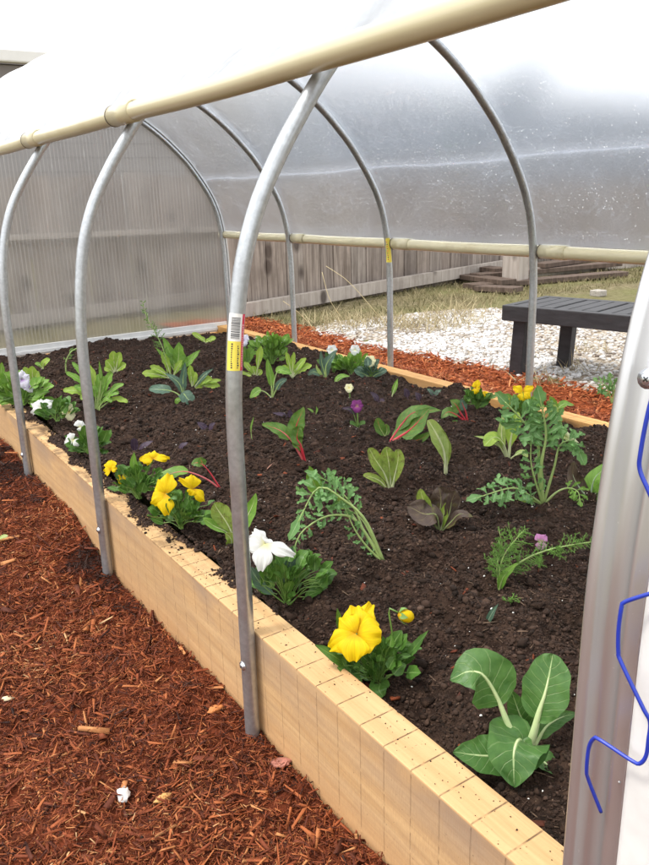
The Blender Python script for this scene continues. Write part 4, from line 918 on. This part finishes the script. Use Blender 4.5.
flower(p,356,634,25,'yel',-.012,(-.25,.1,-4),1.1,2,petals=[(78,1.2,.8,-.38),(112,1.02,1.1,-.28),(12,.98,1.25,-.14),(150,.85,1.0,-.10),(218,1.15,.85,.10),(278,.95,1.1,.20)])
bud(p,406,616,7.5)
p=Plant('pansy','white pansy with drooping petals beside the sticker hoop, leaves over the timber edge','pansy',(287,603),'white pansies')
foliage(p,292,580,32,20,50,16,seed=4,dz=.02)
leaf(p,[None,(305,598,0),(316,588,0),(327,573,.0)],15,'ovate','pans',.5,1.8,'pst')
leaf(p,[None,(289,578,.0),(291,560,.0),(292,546,.0)],13,'ovate','blue',.3,1.8,'pst')
leaf(p,[None,(270,592,.0),(258,580,.0),(249,565,.0)],14,'lance','blue',.3,1.8,'pst')
flower(p,265,544,20,'wht',-.01,(-.1,.35,0),1.,5,petals=[(128,.95,.62,-.1),(62,.35,.9,-.1),(172,.95,.95,0),(-22,1.55,.62,-.02),(262,1.35,.85,.02)])
p=Plant('kale','lacy green kale flopping over to the left, centre of the bed','kale',(384,561),'kale plants')
lacy(p,[None,(365,520,.0),(341,498,.0),(318,488,-.005),(298,522,-.02)],36,n=10,pf=.5,pw=4,seed=2)
lacy(p,[None,(361,527,.01),(348,516,.01),(325,517,.005),(302,532,-.01),(293,552,-.02)],22,n=8,pf=.5,pw=4,seed=3)
lacy(p,[None,(366,535,.01),(352,505,.02),(332,484,.025),(316,476,.02)],32,n=8,pf=.5,pw=3,seed=4)
lacy(p,[None,(368,548,.0),(355,530,.0),(345,508,.0)],19,n=7,pf=.2,pw=3,seed=5)
leaf(p,[None,(345,505,.03),(318,490,.035),(309,466,.03)],16,'ovate','mid',.72,2,'kst')
leaf(p,[None,(362,520,.03),(340,505,.035),(337,492,.03)],9,'ovate','let',.75,2,'kst')
p=Plant('kale','tall upright lacy kale with its lowest leaf spread over the soil on the left','kale',(543,503),'kale plants')
lacy(p,[None,(539,470,.0),(537,440,.0),(520,418,.0),(505,402,-.005)],42,n=8,pf=.58,pw=5,seed=12,dense=1.15)
lacy(p,[None,(541,468,-.01),(546,436,-.01),(543,412,-.01),(540,398,-.01)],40,n=8,pf=.55,pw=5,seed=13,dense=1.15)
lacy(p,[None,(554,468,.0),(560,445,.0),(573,441,-.005),(580,454,-.01)],34,n=7,pf=.6,pw=3.5,seed=14,dense=1.2)
lacy(p,[None,(535,480,-.01),(531,462,-.01),(531,440,-.01)],26,n=7,pf=.2,pw=3,seed=15)
lacy(p,[None,(530,496,-.01),(512,488,-.02),(476,498,-.03)],40,n=9,pf=.2,pw=3,seed=16,up=1.3,dense=1.1)
lacy(p,[None,(557,492,.0),(569,488,.0),(578,492,-.01),(580,502,-.02)],20,'mid',n=5,pf=.55,pw=2.8,seed=17)
leaf(p,[None,(530,500,-.01),(518,500,-.02)],8,'obov','let',.2,2,'kst',lob=(3,.3))
p=Plant('lettuce','bronze red lettuce with folded outer leaves, middle of the bed','lettuce',(440,531))
leaf(p,[None,(440,512,.02),(441,500,.025),(439,486,.03)],26,'obov','red',.1,2.2,'mid',ruff=.12,lob=(4,.12),cup=.4)
leaf(p,[None,(449,514,.0),(452,500,.0),(456,490,.0)],15,'obov','red',.1,2.2,'mid',ruff=.14,roll=-.6)
leaf(p,[None,(431,516,.0),(424,502,.0),(420,489,.0)],13,'obov','spk',.1,2.2,'mid',ruff=.1,roll=.5)
leaf(p,[None,(428,515,.01),(420,500,.015),(416,488,.015)],16,'ovate','red',.1,2.2,'mid',ruff=.05,lob=(6,.2))
leaf(p,[None,(447,515,.01),(453,500,.015),(454,492,.015)],17,'obov','red',.1,2.2,'mid',ruff=.08)
leaf(p,[None,(436,515,-.01),(424,514,-.02),(408,506,-.02)],27,'obov','red',.1,2.2,'mid',ruff=.03,roll=.35,up=1.2)
leaf(p,[None,(450,523,-.005),(460,514,-.01),(473,517,-.015)],13,'ovate','red',.2,2,'mid',ruff=.04,up=1.2)
leaf(p,[None,(438,534,-.02),(436,540,-.03),(428,545,-.035)],20,'round','red',.0,2,'mid',ruff=.05,up=1.5)
leaf(p,[None,(444,512,.0),(446,502,.0)],9,'lance','let',.1,2,'pale')
p=Plant('dill','feathery dill lying towards the right edge with a pink bloom above it','dill',(499,591))
feather(p,[None,(510,572,.0),(524,560,.0),(545,551,-.005),(572,545,-.01),(606,540,-.01)],30,80,1,pw=2.6)
feather(p,[None,(500,568,.0),(506,552,.0),(517,538,.0),(526,528,.0)],38,50,2)
feather(p,[None,(497,566,.01),(502,548,.01),(499,530,.01)],30,36,3)
leaf(p,[None,(503,578,-.005),(514,566,-.01),(519,562,-.01)],9,'lance','mid',.0,2,'kst',ruff=.1)
p=Plant('pansy_bloom','single pink bloom standing over the dill','pansy',(541,566)); 
flower(p,541,541,8,'pink',0,(.1,.25,0),1.,8,petals=[(120,1,1,-.1),(50,1,1,-.1),(270,1.1,1.2,0)])
p=Plant('seedling','single narrow grey green blade in bare soil left of the bok choy top','seedling',(485,626)); leaf(p,[None,(491,615,-.012),(499,603,-.018)],7,'lance','blue',.0)
p=Plant('seedling','tiny wispy dill seedling in front of the dill base','seedling',(513,606)); feather(p,[None,(508,601,0),(520,598,0)],16,18,6,pw=1.)
# ---- middle rows
p=Plant('lettuce','light green speckled lettuce standing upright in the centre of the bed','lettuce',(391,493),'young green lettuces')
leaf(p,[None,(385,475,0),(375,459,0),(369,448,0)],15,'spoon','spk',.05,3,'pale',ruff=.04)
leaf(p,[None,(390,472,.005),(388,458,.005),(386,447,.005)],17,'spoon','spk',.05,3,'pale',ruff=.04)
leaf(p,[None,(395,475,.0),(398,460,.0),(398,449,.0)],14,'spoon','spk',.05,3,'pale',ruff=.04)
leaf(p,[None,(381,482,-.005),(371,477,-.01),(363,475,-.01)],9,'obov','spk',.1,2.5,'pale')
p=Plant('lettuce','narrow pale lettuce with a curled yellowish leaf at its foot','lettuce',(446,474),'young green lettuces')
leaf(p,[None,(444,452,.0),(437,435,.0),(428,420,-.004)],17,'spoon','pale',.05,4,'pale',ruff=.05)
leaf(p,[None,(447,455,.004),(443,440,.004),(440,430,.004)],12,'spoon','spk',.05,3,'pale',ruff=.05)
leaf(p,[None,(441,479,-.012),(434,480,-.016)],9,'round','pale',.0,2,'pale',up=1.4)
p=Plant('chard','small red stalked chard with two upright green leaves in the centre','chard',(305,462),'chard plants')
leaf(p,[None,(293,443,.0),(281,431,.0),(262,424,.0)],16,'ovate','chard',.48,3,'chpink',up=.9,ruff=.05)
leaf(p,[None,(300,441,.005),(296,428,.005),(304,407,.005)],17,'ovate','chard',.48,3.6,'chred',ruff=.06)
leaf(p,[None,(301,446,-.004),(297,438,-.004),(299,426,-.004)],13,'round','chard',.5,3,'chred',ruff=.06)
leaf(p,[None,(300,448,-.006),(296,445,-.008),(292,441,-.008)],7,'round','chard',.5,2,'chred')
p=Plant('chard','big leaved chard with red stalks lying left of the yellow far pansy','chard',(388,443),'chard plants')
leaf(p,[None,(398,438,.0),(412,428,.0),(430,408,.0)],28,'ovate','chard',.12,4,'chred',up=.9,ruff=.05,roll=.1)
leaf(p,[None,(402,424,.02),(415,412,.02),(442,410,.02)],17,'ovate','chard',.25,2.5,'chred',up=1.1,ruff=.06)
leaf(p,[None,(404,440,-.01),(418,440,-.015),(432,432,-.015)],16,'ovate','chard',.15,3,'chred',up=1.2)
p=Plant('chard','chard with bright red stalks fanning out, just before the small far yellow pansy','chard',(468,423),'chard plants')
leaf(p,[None,(460,412,.0),(456,405,0),(450,400,.0)],13,'ovate','chard',.5,2.4,'chred')
leaf(p,[None,(458,416,.0),(448,412,0),(441,419,-.004)],12,'ovate','chard',.4,2.4,'chred',up=1.)
leaf(p,[None,(466,413,.0),(463,405,0),(461,399,.0)],8,'ovate','blue',.55,2.2,'chred')
leaf(p,[None,(459,423,-.004),(452,421,-.004)],5,'ovate','chard',.6,2.2,'chred')
p=Plant('chard','chard seedling with long thin red stalks bending left, behind the yellow pansies','chard',(221,488),'chard plants')
leaf(p,[None,(211,474,.0),(203,464,.0),(200,457,.0)],9,'ovate','chard',.75,1.8,'chred')
leaf(p,[None,(208,470,-.002),(199,463,-.002),(191,464,-.004)],10,'ovate','chard',.72,1.8,'chred')
leaf(p,[None,(208,480,-.002),(192,473,-.004),(178,472,-.006),(150,480,-.01)],14,'ovate','mid',.5,2.,'chpink',up=1.)
p=Plant('lettuce','flat leaved young lettuce partly behind the sticker hoop','lettuce',(236,541),'young green lettuces')
leaf(p,[None,(228,525,.0),(218,510,.0),(214,503,.0)],20,'obov','spk',.15,2.5,'pale')
leaf(p,[None,(226,532,-.005),(214,526,-.01),(203,518,-.012)],11,'obov','mid',.1,2.5,'pale',up=1.)
leaf(p,[None,(246,520,.0),(253,504,.0),(256,493,.0)],14,'ovate','mid',.25,2.5,'pale')
leaf(p,[None,(232,545,-.01),(231,539,-.014),(226,533,-.014)],11,'round','spk',.0,2,'pale')
p=Plant('lettuce','young romaine with one leaf arching left, in front of the two yellow blooms','lettuce',(508,460),'young green lettuces')
leaf(p,[None,(502,440,.0),(502,425,.0),(504,412,.004)],8,'lance','pale',.2,3,'pale')
leaf(p,[None,(511,438,.0),(515,422,.0),(518,412,.0)],14,'spoon','let',.1,4,'pale',ruff=.04)
leaf(p,[None,(504,445,-.004),(495,437,-.008),(484,446,-.014)],15,'obov','let',.35,2.6,'pale',up=1.2)
leaf(p,[None,(500,447,.002),(490,440,.0),(474,436,-.002)],7,'lance','pale',.3,2,'pale',up=1.)
leaf(p,[None,(514,456,-.01),(522,452,-.012),(528,457,-.016)],7,'obov','pale',.3,2,'pale',up=1.)
p=Plant('lettuce','pale drooping lettuce leaf on a white rib behind the tall kale','lettuce',(578,444),'young green lettuces')
leaf(p,[None,(562,428,.0),(554,414,.0),(551,402,.0)],12,'spoon','pale',.3,6,'pale')
leaf(p,[None,(566,438,-.004),(556,436,-.006)],5,'lance','pale',.3,3,'pale')
p=Plant('lettuce','dark red and green leaved plant half hidden by the aluminium channel','lettuce',(590,499))
leaf(p,[None,(579,487,.0),(573,475,.0),(574,461,.0)],17,'ovate','red',.05,2.5,'blue',ruff=.03)
leaf(p,[None,(594,480,.0),(603,470,.0),(613,463,.0)],19,'ovate','mid',.1,2.5,'blue',roll=.4)
leaf(p,[None,(598,492,-.01),(608,488,-.012),(618,490,-.012)],16,'ovate','chard',.1,2.5,'blue',up=1.)
p=Plant('seedling','single rounded green leaf of a seedling left of the big chard','seedling',(385,435)); leaf(p,[None,(380,428,0),(377,418,0)],11,'round','chard',.1,1.4,'mid')
leaf(p,[None,(387,431,0),(386,424,0)],6,'round','chard',.1,1.2,'mid')
p=Plant('pansy','small deep purple pansy bloom above two round leaves','pansy',(358,427),'small pansies in the middle')
flower(p,357,406,7,'pur',0,(.1,.2,0),1.,21); leaf(p,[None,(353,424,0),(350,421,0)],6,'round','pans',.2,1.2,'pst'); leaf(p,[None,(362,424,0),(365,421,0)],7,'round','pans',.2,1.2,'pst'); leaf(p,[None,(352,411,0),(342,408,0)],6,'ovate','purp',.5,1.,'pst')
p=Plant('pansy','tiny cream flower on a bare stem just above the purple pansy','pansy',(350,400),'small pansies in the middle')
flower(p,349,388,5,'cream',0,(0,.3,0),1.,22)
for px,lb,lv in [((135,452),'purple mustard seedling with one upright cupped leaf, left of the others behind the yellow pansies',[((134,441),9,'round'),((150,443),8,'lance')]),
 ((178,450),'flat purple seedling leaf lying on the soil right of the yellow pansies',[((186,444),7,'ovate')]),
 ((208,432),'purple seedling with two leaves left of the sticker hoop',[((199,424),9,'ovate'),((214,424),7,'lance')]),
 ((290,418),'purple seedling lying flat behind the centre chard leaves',[((276,414),6,'ovate'),((290,411),6,'ovate')]),
 ((379,402),'purple seedling with a dark leaf flat on the soil right of the cream flower',[((372,394),8,'ovate'),((384,401),6,'lance')]),
 ((408,398),'small dark purple seedling near the far board, upper of two',[((405,390),8,'ovate')]),
 ((420,401),'small dark purple seedling near the far board, lower of two',[((416,394),8,'ovate')]),
 ((434,396),'grey green seedling tuft close to the far board',[((428,390),6,'ovate'),((440,391),6,'ovate')])]:
    p=Plant('purple_seedling',lb,'seedling',px,'purple seedlings')
    for (q,w_,pr) in lv: leaf(p,[None,((px[0]+q[0])/2,(px[1]+q[1])/2-1,0),(q[0]+(q[0]-px[0])*.25,q[1]+(q[1]-px[1])*.25,0)],w_,pr,'purp' if 'grey' not in lb else 'blue',.2,1.2,'purp',up=.9)
# ---- yellow pansies on the left
p=Plant('pansy','yellow pansy with two blooms right behind the timber edge, second hoop on its left','pansy',(181,527),'yellow pansies')
foliage(p,182,512,30,15,44,12,seed=6,dz=.018)
flower(p,166,494,16,'yel',-.01,(-.2,.1,10),1.15,31,petals=[(72,1.1,1.05,-.1),(110,.9,.9,-.1),(200,1.0,.9,0),(262,1.15,.9,.02)])
flower(p,193,489,14,'yel',-.005,(.5,.1,-20),1.,32,petals=[(100,1.,1.1,-.1),(150,1.3,.45,0),(320,1.2,.7,0),(250,.5,.7,0)])
p=Plant('pansy','yellow pansy with three blooms just right of the second hoop','pansy',(139,497),'yellow pansies')
foliage(p,138,482,28,14,40,10,seed=7,dz=.018)
flower(p,111,470,10,'yel',-.0,(-.6,.1,0),1.,33,petals=[(100,1.,1.2,0),(200,.8,.9,0),(20,.7,.6,0)])
flower(p,122,478,7,'yel',.0,(.3,.1,0),1.,34,petals=[(270,1.,1.1,0),(10,.7,.9,0),(180,.7,.9,0)])
flower(p,153,459,13,'yel',.0,(.1,.9,0),.75,35,petals=[(85,.9,.9,0),(175,1.,.75,0),(-10,1.25,.6,0),(200,.8,.6,0)])
leaf(p,[None,(134,468,0),(134,452,.0)],9,'ovate','mid',.3,1.5,'pst')
# ---- far left corner plants
p=Plant('pansy','white pansy at the timber edge just left of the second hoop','pansy',(90,455),'white pansies')
foliage(p,91,444,21,10,30,11,seed=8,dz=.014)
flower(p,80,427,7,'wht',0,(.2,.3,0),1.,41,petals=[(100,1.,1.2,0),(60,.9,1.,0),(270,.6,.9,0)]); flower(p,73,440,8,'wht',-.004,(-.2,.3,0),1.,42,petals=[(120,1.,1.,0),(200,1.1,1.,0),(320,1.1,.9,0)])
p=Plant('pansy','white pansy with a large folded bloom and a creamy one, between the first two hoops','pansy',(57,420),'white pansies')
foliage(p,57,411,18,9,26,10,seed=9,dz=.014)
flower(p,43,407,12,'wht',0,(-.3,.5,0),.85,43,petals=[(100,.8,1.1,0),(30,1.,.8,0),(160,1.,.8,0),(215,1.1,.7,0)]); flower(p,69,412,8,'cream',0,(.4,.2,0),1.1,44)
p=Plant('pansy','lilac and white pansy behind the first hoop at the left edge','pansy',(24,404),'small pansies at the left edge')
foliage(p,22,394,24,15,40,13,'mid',seed=10,dz=.02); flower(p,22,380,9,'lil',-.01,(.2,.2,20),1.1,45); flower(p,29,387,6,'lil',-.01,(.4,.0,20),1.,46)
p=Plant('arugula','leafy green plant cut off by the left edge of the picture','arugula',(2,388)); 
for q in [(-10,362),(0,360),(8,372),(12,368),(6,384)]: leaf(p,[None,((2+q[0])/2,(388+q[1])/2,0),(q[0]+2,q[1]+2,0)],12,'ovate','mid',.15,1.8,'kst',lob=(3,.2))
p=Plant('lettuce','bright lettuce seedling behind the lilac pansy','lettuce',(33,385),'young green lettuces')
for q,w_ in [((24,367),9),((32,366),10),((38,371),9)]: leaf(p,[None,((33+q[0])/2,(385+q[1])/2,0),(*q,0)],w_,'obov','let',.15,1.8,'pale')
p=Plant('seedling','two small round pale green leaves near the far left corner','seedling',(43,368)); leaf(p,[None,(44,363,0),(50,359,0)],8,'round','let',.2,1.2,'let'); leaf(p,[None,(40,365,0),(35,363,0)],5,'round','mid',.2,1.2,'let')
p=Plant('arugula','big bushy arugula seen on both sides of the second hoop','arugula',(96,410),'arugula plants')
for i,q in enumerate([(63,390,0),(66,372,.01),(72,362,.015),(78,378,-.005),(88,364,.01),(104,376,.0),(112,372,.0),(124,384,-.005),(128,402,-.012),(119,393,-.01),(108,386,.005),(98,374,.01),(80,398,-.012),(90,386,-.01),(112,402,-.014),(74,386,.0)]):
    leaf(p,[None,((96+q[0])/2+2,(410+q[1])/2-7,q[2]/2),q],9 if i%3 else 12,'obov','mid' if i%4 else 'let',.35,1.8,'kst',ruff=.06,lob=(3.5,.3),rows=18)
leaf(p,[None,(99,395,0),(101,380,0),(99,360,0)],4,'lance','mid',.5,2.2,'kst')
leaf(p,[(98,432,-.03),(99,415,-.01),(101,398,0)],3,'lance','mid',.8,2.6,'kst')
p=Plant('fennel','thin bent stem with a wispy top, just left of the second hoop','fennel',(66,372)); feather(p,[None,(66,362,0),(71,352,0),(80,346,0),(86,338,0)],12,14,14,pw=1.6)
p=Plant('dill','tall wispy dill rising in front of the ribbed end panel','dill',(168,378),'dill by the end panel'); feather(p,[None,(164,352,0),(154,330,0),(147,318,0),(142,300,0)],17,34,15,pw=1.5,thr=.42)
p=Plant('lettuce','compact bright lettuce alone in front of the end panel','lettuce',(115,373),'young green lettuces')
for q,w_ in [((106,360),11),((113,351),11),((120,352),10),((126,364),11),((104,368),9),((121,368),10)]: leaf(p,[None,((115+q[0])/2,(373+q[1])/2-1,0),(*q,0)],w_,'obov','let',.1,1.8,'pale',ruff=.06)
p=Plant('arugula','upright dark green arugula at the back, left of the seedling cluster','arugula',(176,372),'arugula plants')
for q,w_ in [((163,337),12),((179,342),17),((186,356),13),((200,350),11),((155,347),6),((170,352),9)]: leaf(p,[None,((176+q[0])/2+1,(372+q[1])/2,0),(*q,0)],w_,'ovate','mid',.25,1.6,'kst',ruff=.05,lob=(3,.15))
p=Plant('lettuce','frilly pale lettuce left of the round leaved kohlrabi','lettuce',(172,378),'young green lettuces')
for q,w_ in [((142,373),12),((150,366),10),((162,352),10),((148,376),9),((182,360),9)]: leaf(p,[None,((172+q[0])/2,(378+q[1])/2-1,0),(*q,0)],w_,'obov','let',.1,1.8,'pale',ruff=.1,lob=(5,.25))
p=Plant('kohlrabi','kohlrabi seedling with two round blue green leaves, left of the frilly lettuce','kohlrabi',(184,398),'kohlrabi seedlings')
leaf(p,[None,(176,393,-.0),(166,390,0),(149,389,0)],15,'round','blue',.42,1.8,'kst',up=.9)
leaf(p,[None,(184,394,-.01),(187,398,-.02),(193,404,-.025)],17,'round','blue',.2,1.8,'kst',up=.8)
leaf(p,[None,(180,385,.0),(173,378,0),(165,373,0)],10,'ovate','blue',.2,1.8,'kst')
leaf(p,[None,(183,382,.005),(184,372,.005),(185,362,.005)],9,'ovate','blue',.2,1.8,'kst')
leaf(p,[None,(178,400,-.01),(176,404,-.01)],6,'round','mid',.2,1.8,'kst')
p=Plant('lettuce','frilly lettuce right of the kohlrabi, leaves spreading to the right','lettuce',(192,389),'young green lettuces')
for q,w_,mt in [((190,365),9,'let'),((196,372),10,'let'),((214,368),8,'blue'),((220,386),11,'let'),((212,378),11,'let'),((221,380),7,'let'),((203,386),9,'let')]: leaf(p,[None,((192+q[0])/2,(389+q[1])/2-2,0),(*q,0)],w_,'obov' if mt=='let' else 'lance',mt,.1,1.8,'pale',ruff=.1,lob=(5,.22))
p=Plant('lettuce','light green lettuce lying at the far left corner of the orange board','lettuce',(206,343),'young green lettuces')
for q,w_ in [((192,333),8),((200,338),7),((216,338),9),((210,341),8)]: leaf(p,[None,((206+q[0])/2,(343+q[1])/2-1,0),(*q,0)],w_,'obov','let',.1,1.4,'pale',ruff=.05,up=1.)
# ---- along the far board
p=Plant('pansy','lilac pansy with upright leaves right behind the sticker','pansy',(247,364),'small pansies along the far board')
flower(p,244,340,6,'lil',0,(-.2,.2,0),1.1,51)
for q,w_ in [((243,346),12),((253,342),10),((248,352),9)]: leaf(p,[None,((247+q[0])/2,(364+q[1])/2,0),(*q,0)],w_,'ovate','mid',.15,1.6,'pst')
p=Plant('lettuce','light lettuce with frilly leaves right of the sticker','lettuce',(256,377),'young green lettuces')
for q,w_ in [((261,346),9),((244,362),8),((252,366),9),((262,370),9),((246,374),7),((240,372),5)]: leaf(p,[None,((256+q[0])/2,(377+q[1])/2,0),(*q,0)],w_,'obov','let',.2,1.6,'pale',ruff=.05,lob=(3,.15))
p=Plant('alyssum','bushy plant topped with tiny white flowers at the far board','alyssum',(272,363))
foliage(p,272,350,17,12,50,9,'mid',seed=52,dz=.02,prof='lance')
m=MB()
for i in range(34):
    a=PR.uniform(253,286); b=338+abs(a-268)*.12+PR.uniform(-2,4); q=p.P((a,b,PR.uniform(-.02,.02))); s_=p.k*PR.uniform(1.,1.9)
    for j in range(4):
        an=j*PI/2+PR.random(); d_=V((math.cos(an),math.sin(an),.3))*s_; m.add([q,q+d_*.6+V((-d_.y,d_.x,0))*.4,q+d_,q+d_*.6-V((-d_.y,d_.x,0))*.4],[(0,1,2,3)],[(.5,.6)]*4)
m.build('flower_heads',[P['wht']],p.o)
p=Plant('kohlrabi','tall kohlrabi seedling with bent pale stalks in the middle of the far rows','kohlrabi',(272,397),'kohlrabi seedlings')
leaf(p,[None,(271,380,.0),(269,370,0),(267,358,0)],9,'ovate','mid',.3,1.6,'kst')
leaf(p,[None,(275,378,.0),(280,370,0),(292,374,0)],11,'ovate','mid',.6,1.8,'kst')
leaf(p,[None,(277,388,.0),(280,383,0),(287,379,-.003)],8,'round','blue',.35,1.8,'kst')
leaf(p,[None,(265,392,.0),(258,391,0),(250,398,-.004)],11,'ovate','mid',.5,1.4,'kst')
p=Plant('lettuce','frilly pale lettuce right of the tall kohlrabi','lettuce',(292,377),'young green lettuces')
for q,w_ in [((286,352),7),((294,352),6),((303,362),10),((312,365),10),((306,358),9),((282,366),9),((296,369),9)]: leaf(p,[None,((292+q[0])/2,(377+q[1])/2-2,0),(*q,0)],w_,'obov','let',.1,1.6,'pale',ruff=.08,lob=(4,.2))
p=Plant('kohlrabi','kohlrabi with one tall upright leaf beside a white bloom','kohlrabi',(326,378),'kohlrabi seedlings')
leaf(p,[None,(326,366,0),(332,356,0),(337,350,0)],12,'ovate','blue',.1,2.2,'kst')
leaf(p,[None,(322,364,0),(321,356,0),(321,350,0)],6,'lance','blue',.2,1.6,'kst')
leaf(p,[None,(318,373,0),(312,372,0),(307,376,0)],9,'ovate','blue',.2,1.4,'kst')
leaf(p,[None,(318,370,0),(316,364,0)],4,'lance','pale',.2,1.4,'kst')
p=Plant('pansy','white pansy between the tall kohlrabi leaf and the second white one','pansy',(334,372),'small pansies along the far board')
foliage(p,334,364,9,7,12,8,seed=53); flower(p,332,350,6,'wht',0,(0,.3,0),1.,54)
p=Plant('pansy','white pansy at the far board just left of the yellowish one','pansy',(352,374),'small pansies along the far board')
foliage(p,351,364,14,9,26,9,'mid',seed=55); flower(p,355,350,6,'wht',0,(0,.3,0),1.,56)
p=Plant('pansy','creamy yellow pansy with broad blue green leaves at the far board','pansy',(371,377),'small pansies along the far board')
foliage(p,371,370,11,6,12,8,'blue',seed=57); flower(p,370,361,6.5,'cream',0,(0,.3,0),1.,58)
leaf(p,[None,(364,374,0),(354,370,0)],11,'round','blue',.15,1.4,'kst'); leaf(p,[None,(377,374,0),(387,370,0)],9,'round','blue',.15,1.4,'kst')
p=Plant('seedling','arching green leaf in front of the far white pansies','seedling',(334,383)); leaf(p,[None,(340,377,0),(350,376,0)],8,'ovate','mid',.1,1.6,'kst',up=.9)
p=Plant('seedling','thin upright pale leaf alone in front of the far board','seedling',(391,398)); leaf(p,[None,(394,390,0),(398,378,0)],6,'lance','mid',.2,1.4,'pale')
p=Plant('seedling','thin grassy sprout left of the centre chard','seedling',(252,440)); leaf(p,[None,(251,428,0),(254,416,0)],2.2,'lance','mid',.3,1.,'kst')
p=Plant('seedling','tiny curled sprout behind the centre chard','seedling',(315,415)); leaf(p,[None,(312,411,0),(307,408,0)],3,'lance','mid',.2,1.,'kst'); leaf(p,[None,(317,410,0),(316,406,0)],2.5,'lance','mid',.2,1.,'kst')
# far yellow pansies
p=Plant('pansy','small yellow pansy at the far board, left of the two blooms on the hoop foot','pansy',(477,409),'yellow pansies')
foliage(p,478,400,13,7,24,9,seed=60); flower(p,476,388,7,'yel',0,(-.2,.2,0),1.1,61,petals=[(80,1.1,.9,0),(120,.8,.7,0),(0,.6,.7,0),(265,.8,.9,0)]); flower(p,485,394,5,'yel',0,(.4,.6,0),.6,62)
p=Plant('pansy','bright yellow pansy behind the tall kale at the foot of a far hoop','pansy',(519,415),'yellow pansies')
foliage(p,520,406,15,8,26,10,'mid',seed=63); flower(p,523,392,10,'yel',0,(.1,.4,0),.95,64,petals=[(150,1.1,.8,0),(30,1.2,.7,0),(268,1.,.9,0),(310,1.,.8,0)]); flower(p,507,402,5,'yel',0,(0,.2,0),.8,65)
p=Plant('seedling','broad green leaf lying near the far board right of the tall kale','seedling',(556,409)); leaf(p,[None,(564,404,0),(574,405,0)],9,'ovate','mid',.1,1.6,'kst',up=1.); leaf(p,[None,(553,403,0),(550,396,0)],8,'ovate','mid',.1,1.6,'kst')
# in the mulch beyond the bed, and by the near path
q=atz(612,402,-.05); p=Plant('weed','toothed green weed in the orange mulch next to the aluminium channel','weed',(612,402),z=-.045)
lacy(p,[None,(608,390,0),(603,384,0),(596,380,0)],20,'kale',n=6,pf=.2,pw=2,seed=71); lacy(p,[None,(614,390,0),(612,384,0),(610,376,0)],18,'kale',n=6,pf=.2,pw=2,seed=72)
p=Plant('fallen_leaf','small yellow green leaf lying on the red mulch at the left edge','leaf',(4,538),z=-.118); leaf(p,[(8,536,0),(3,537,-.003),(-3,540,-.006)],7,'ovate','pale',.0,1.2,'pale',up=1.5)
p=Plant('fallen_leaf','dry pinkish leaf fragment on the soil left of the centre lettuce','leaf',(268,470)); k=MB(); blade(k,cr([p.P((264,473,0))+V((0,0,.002)),p.P((274,464,0))+V((0,0,.004))],8),p.k*4,'lance',V((0,0,1)),nu=2); k.build('blade',[simple('dry_leaf',(.35,.17,.12),.7)],p.o)
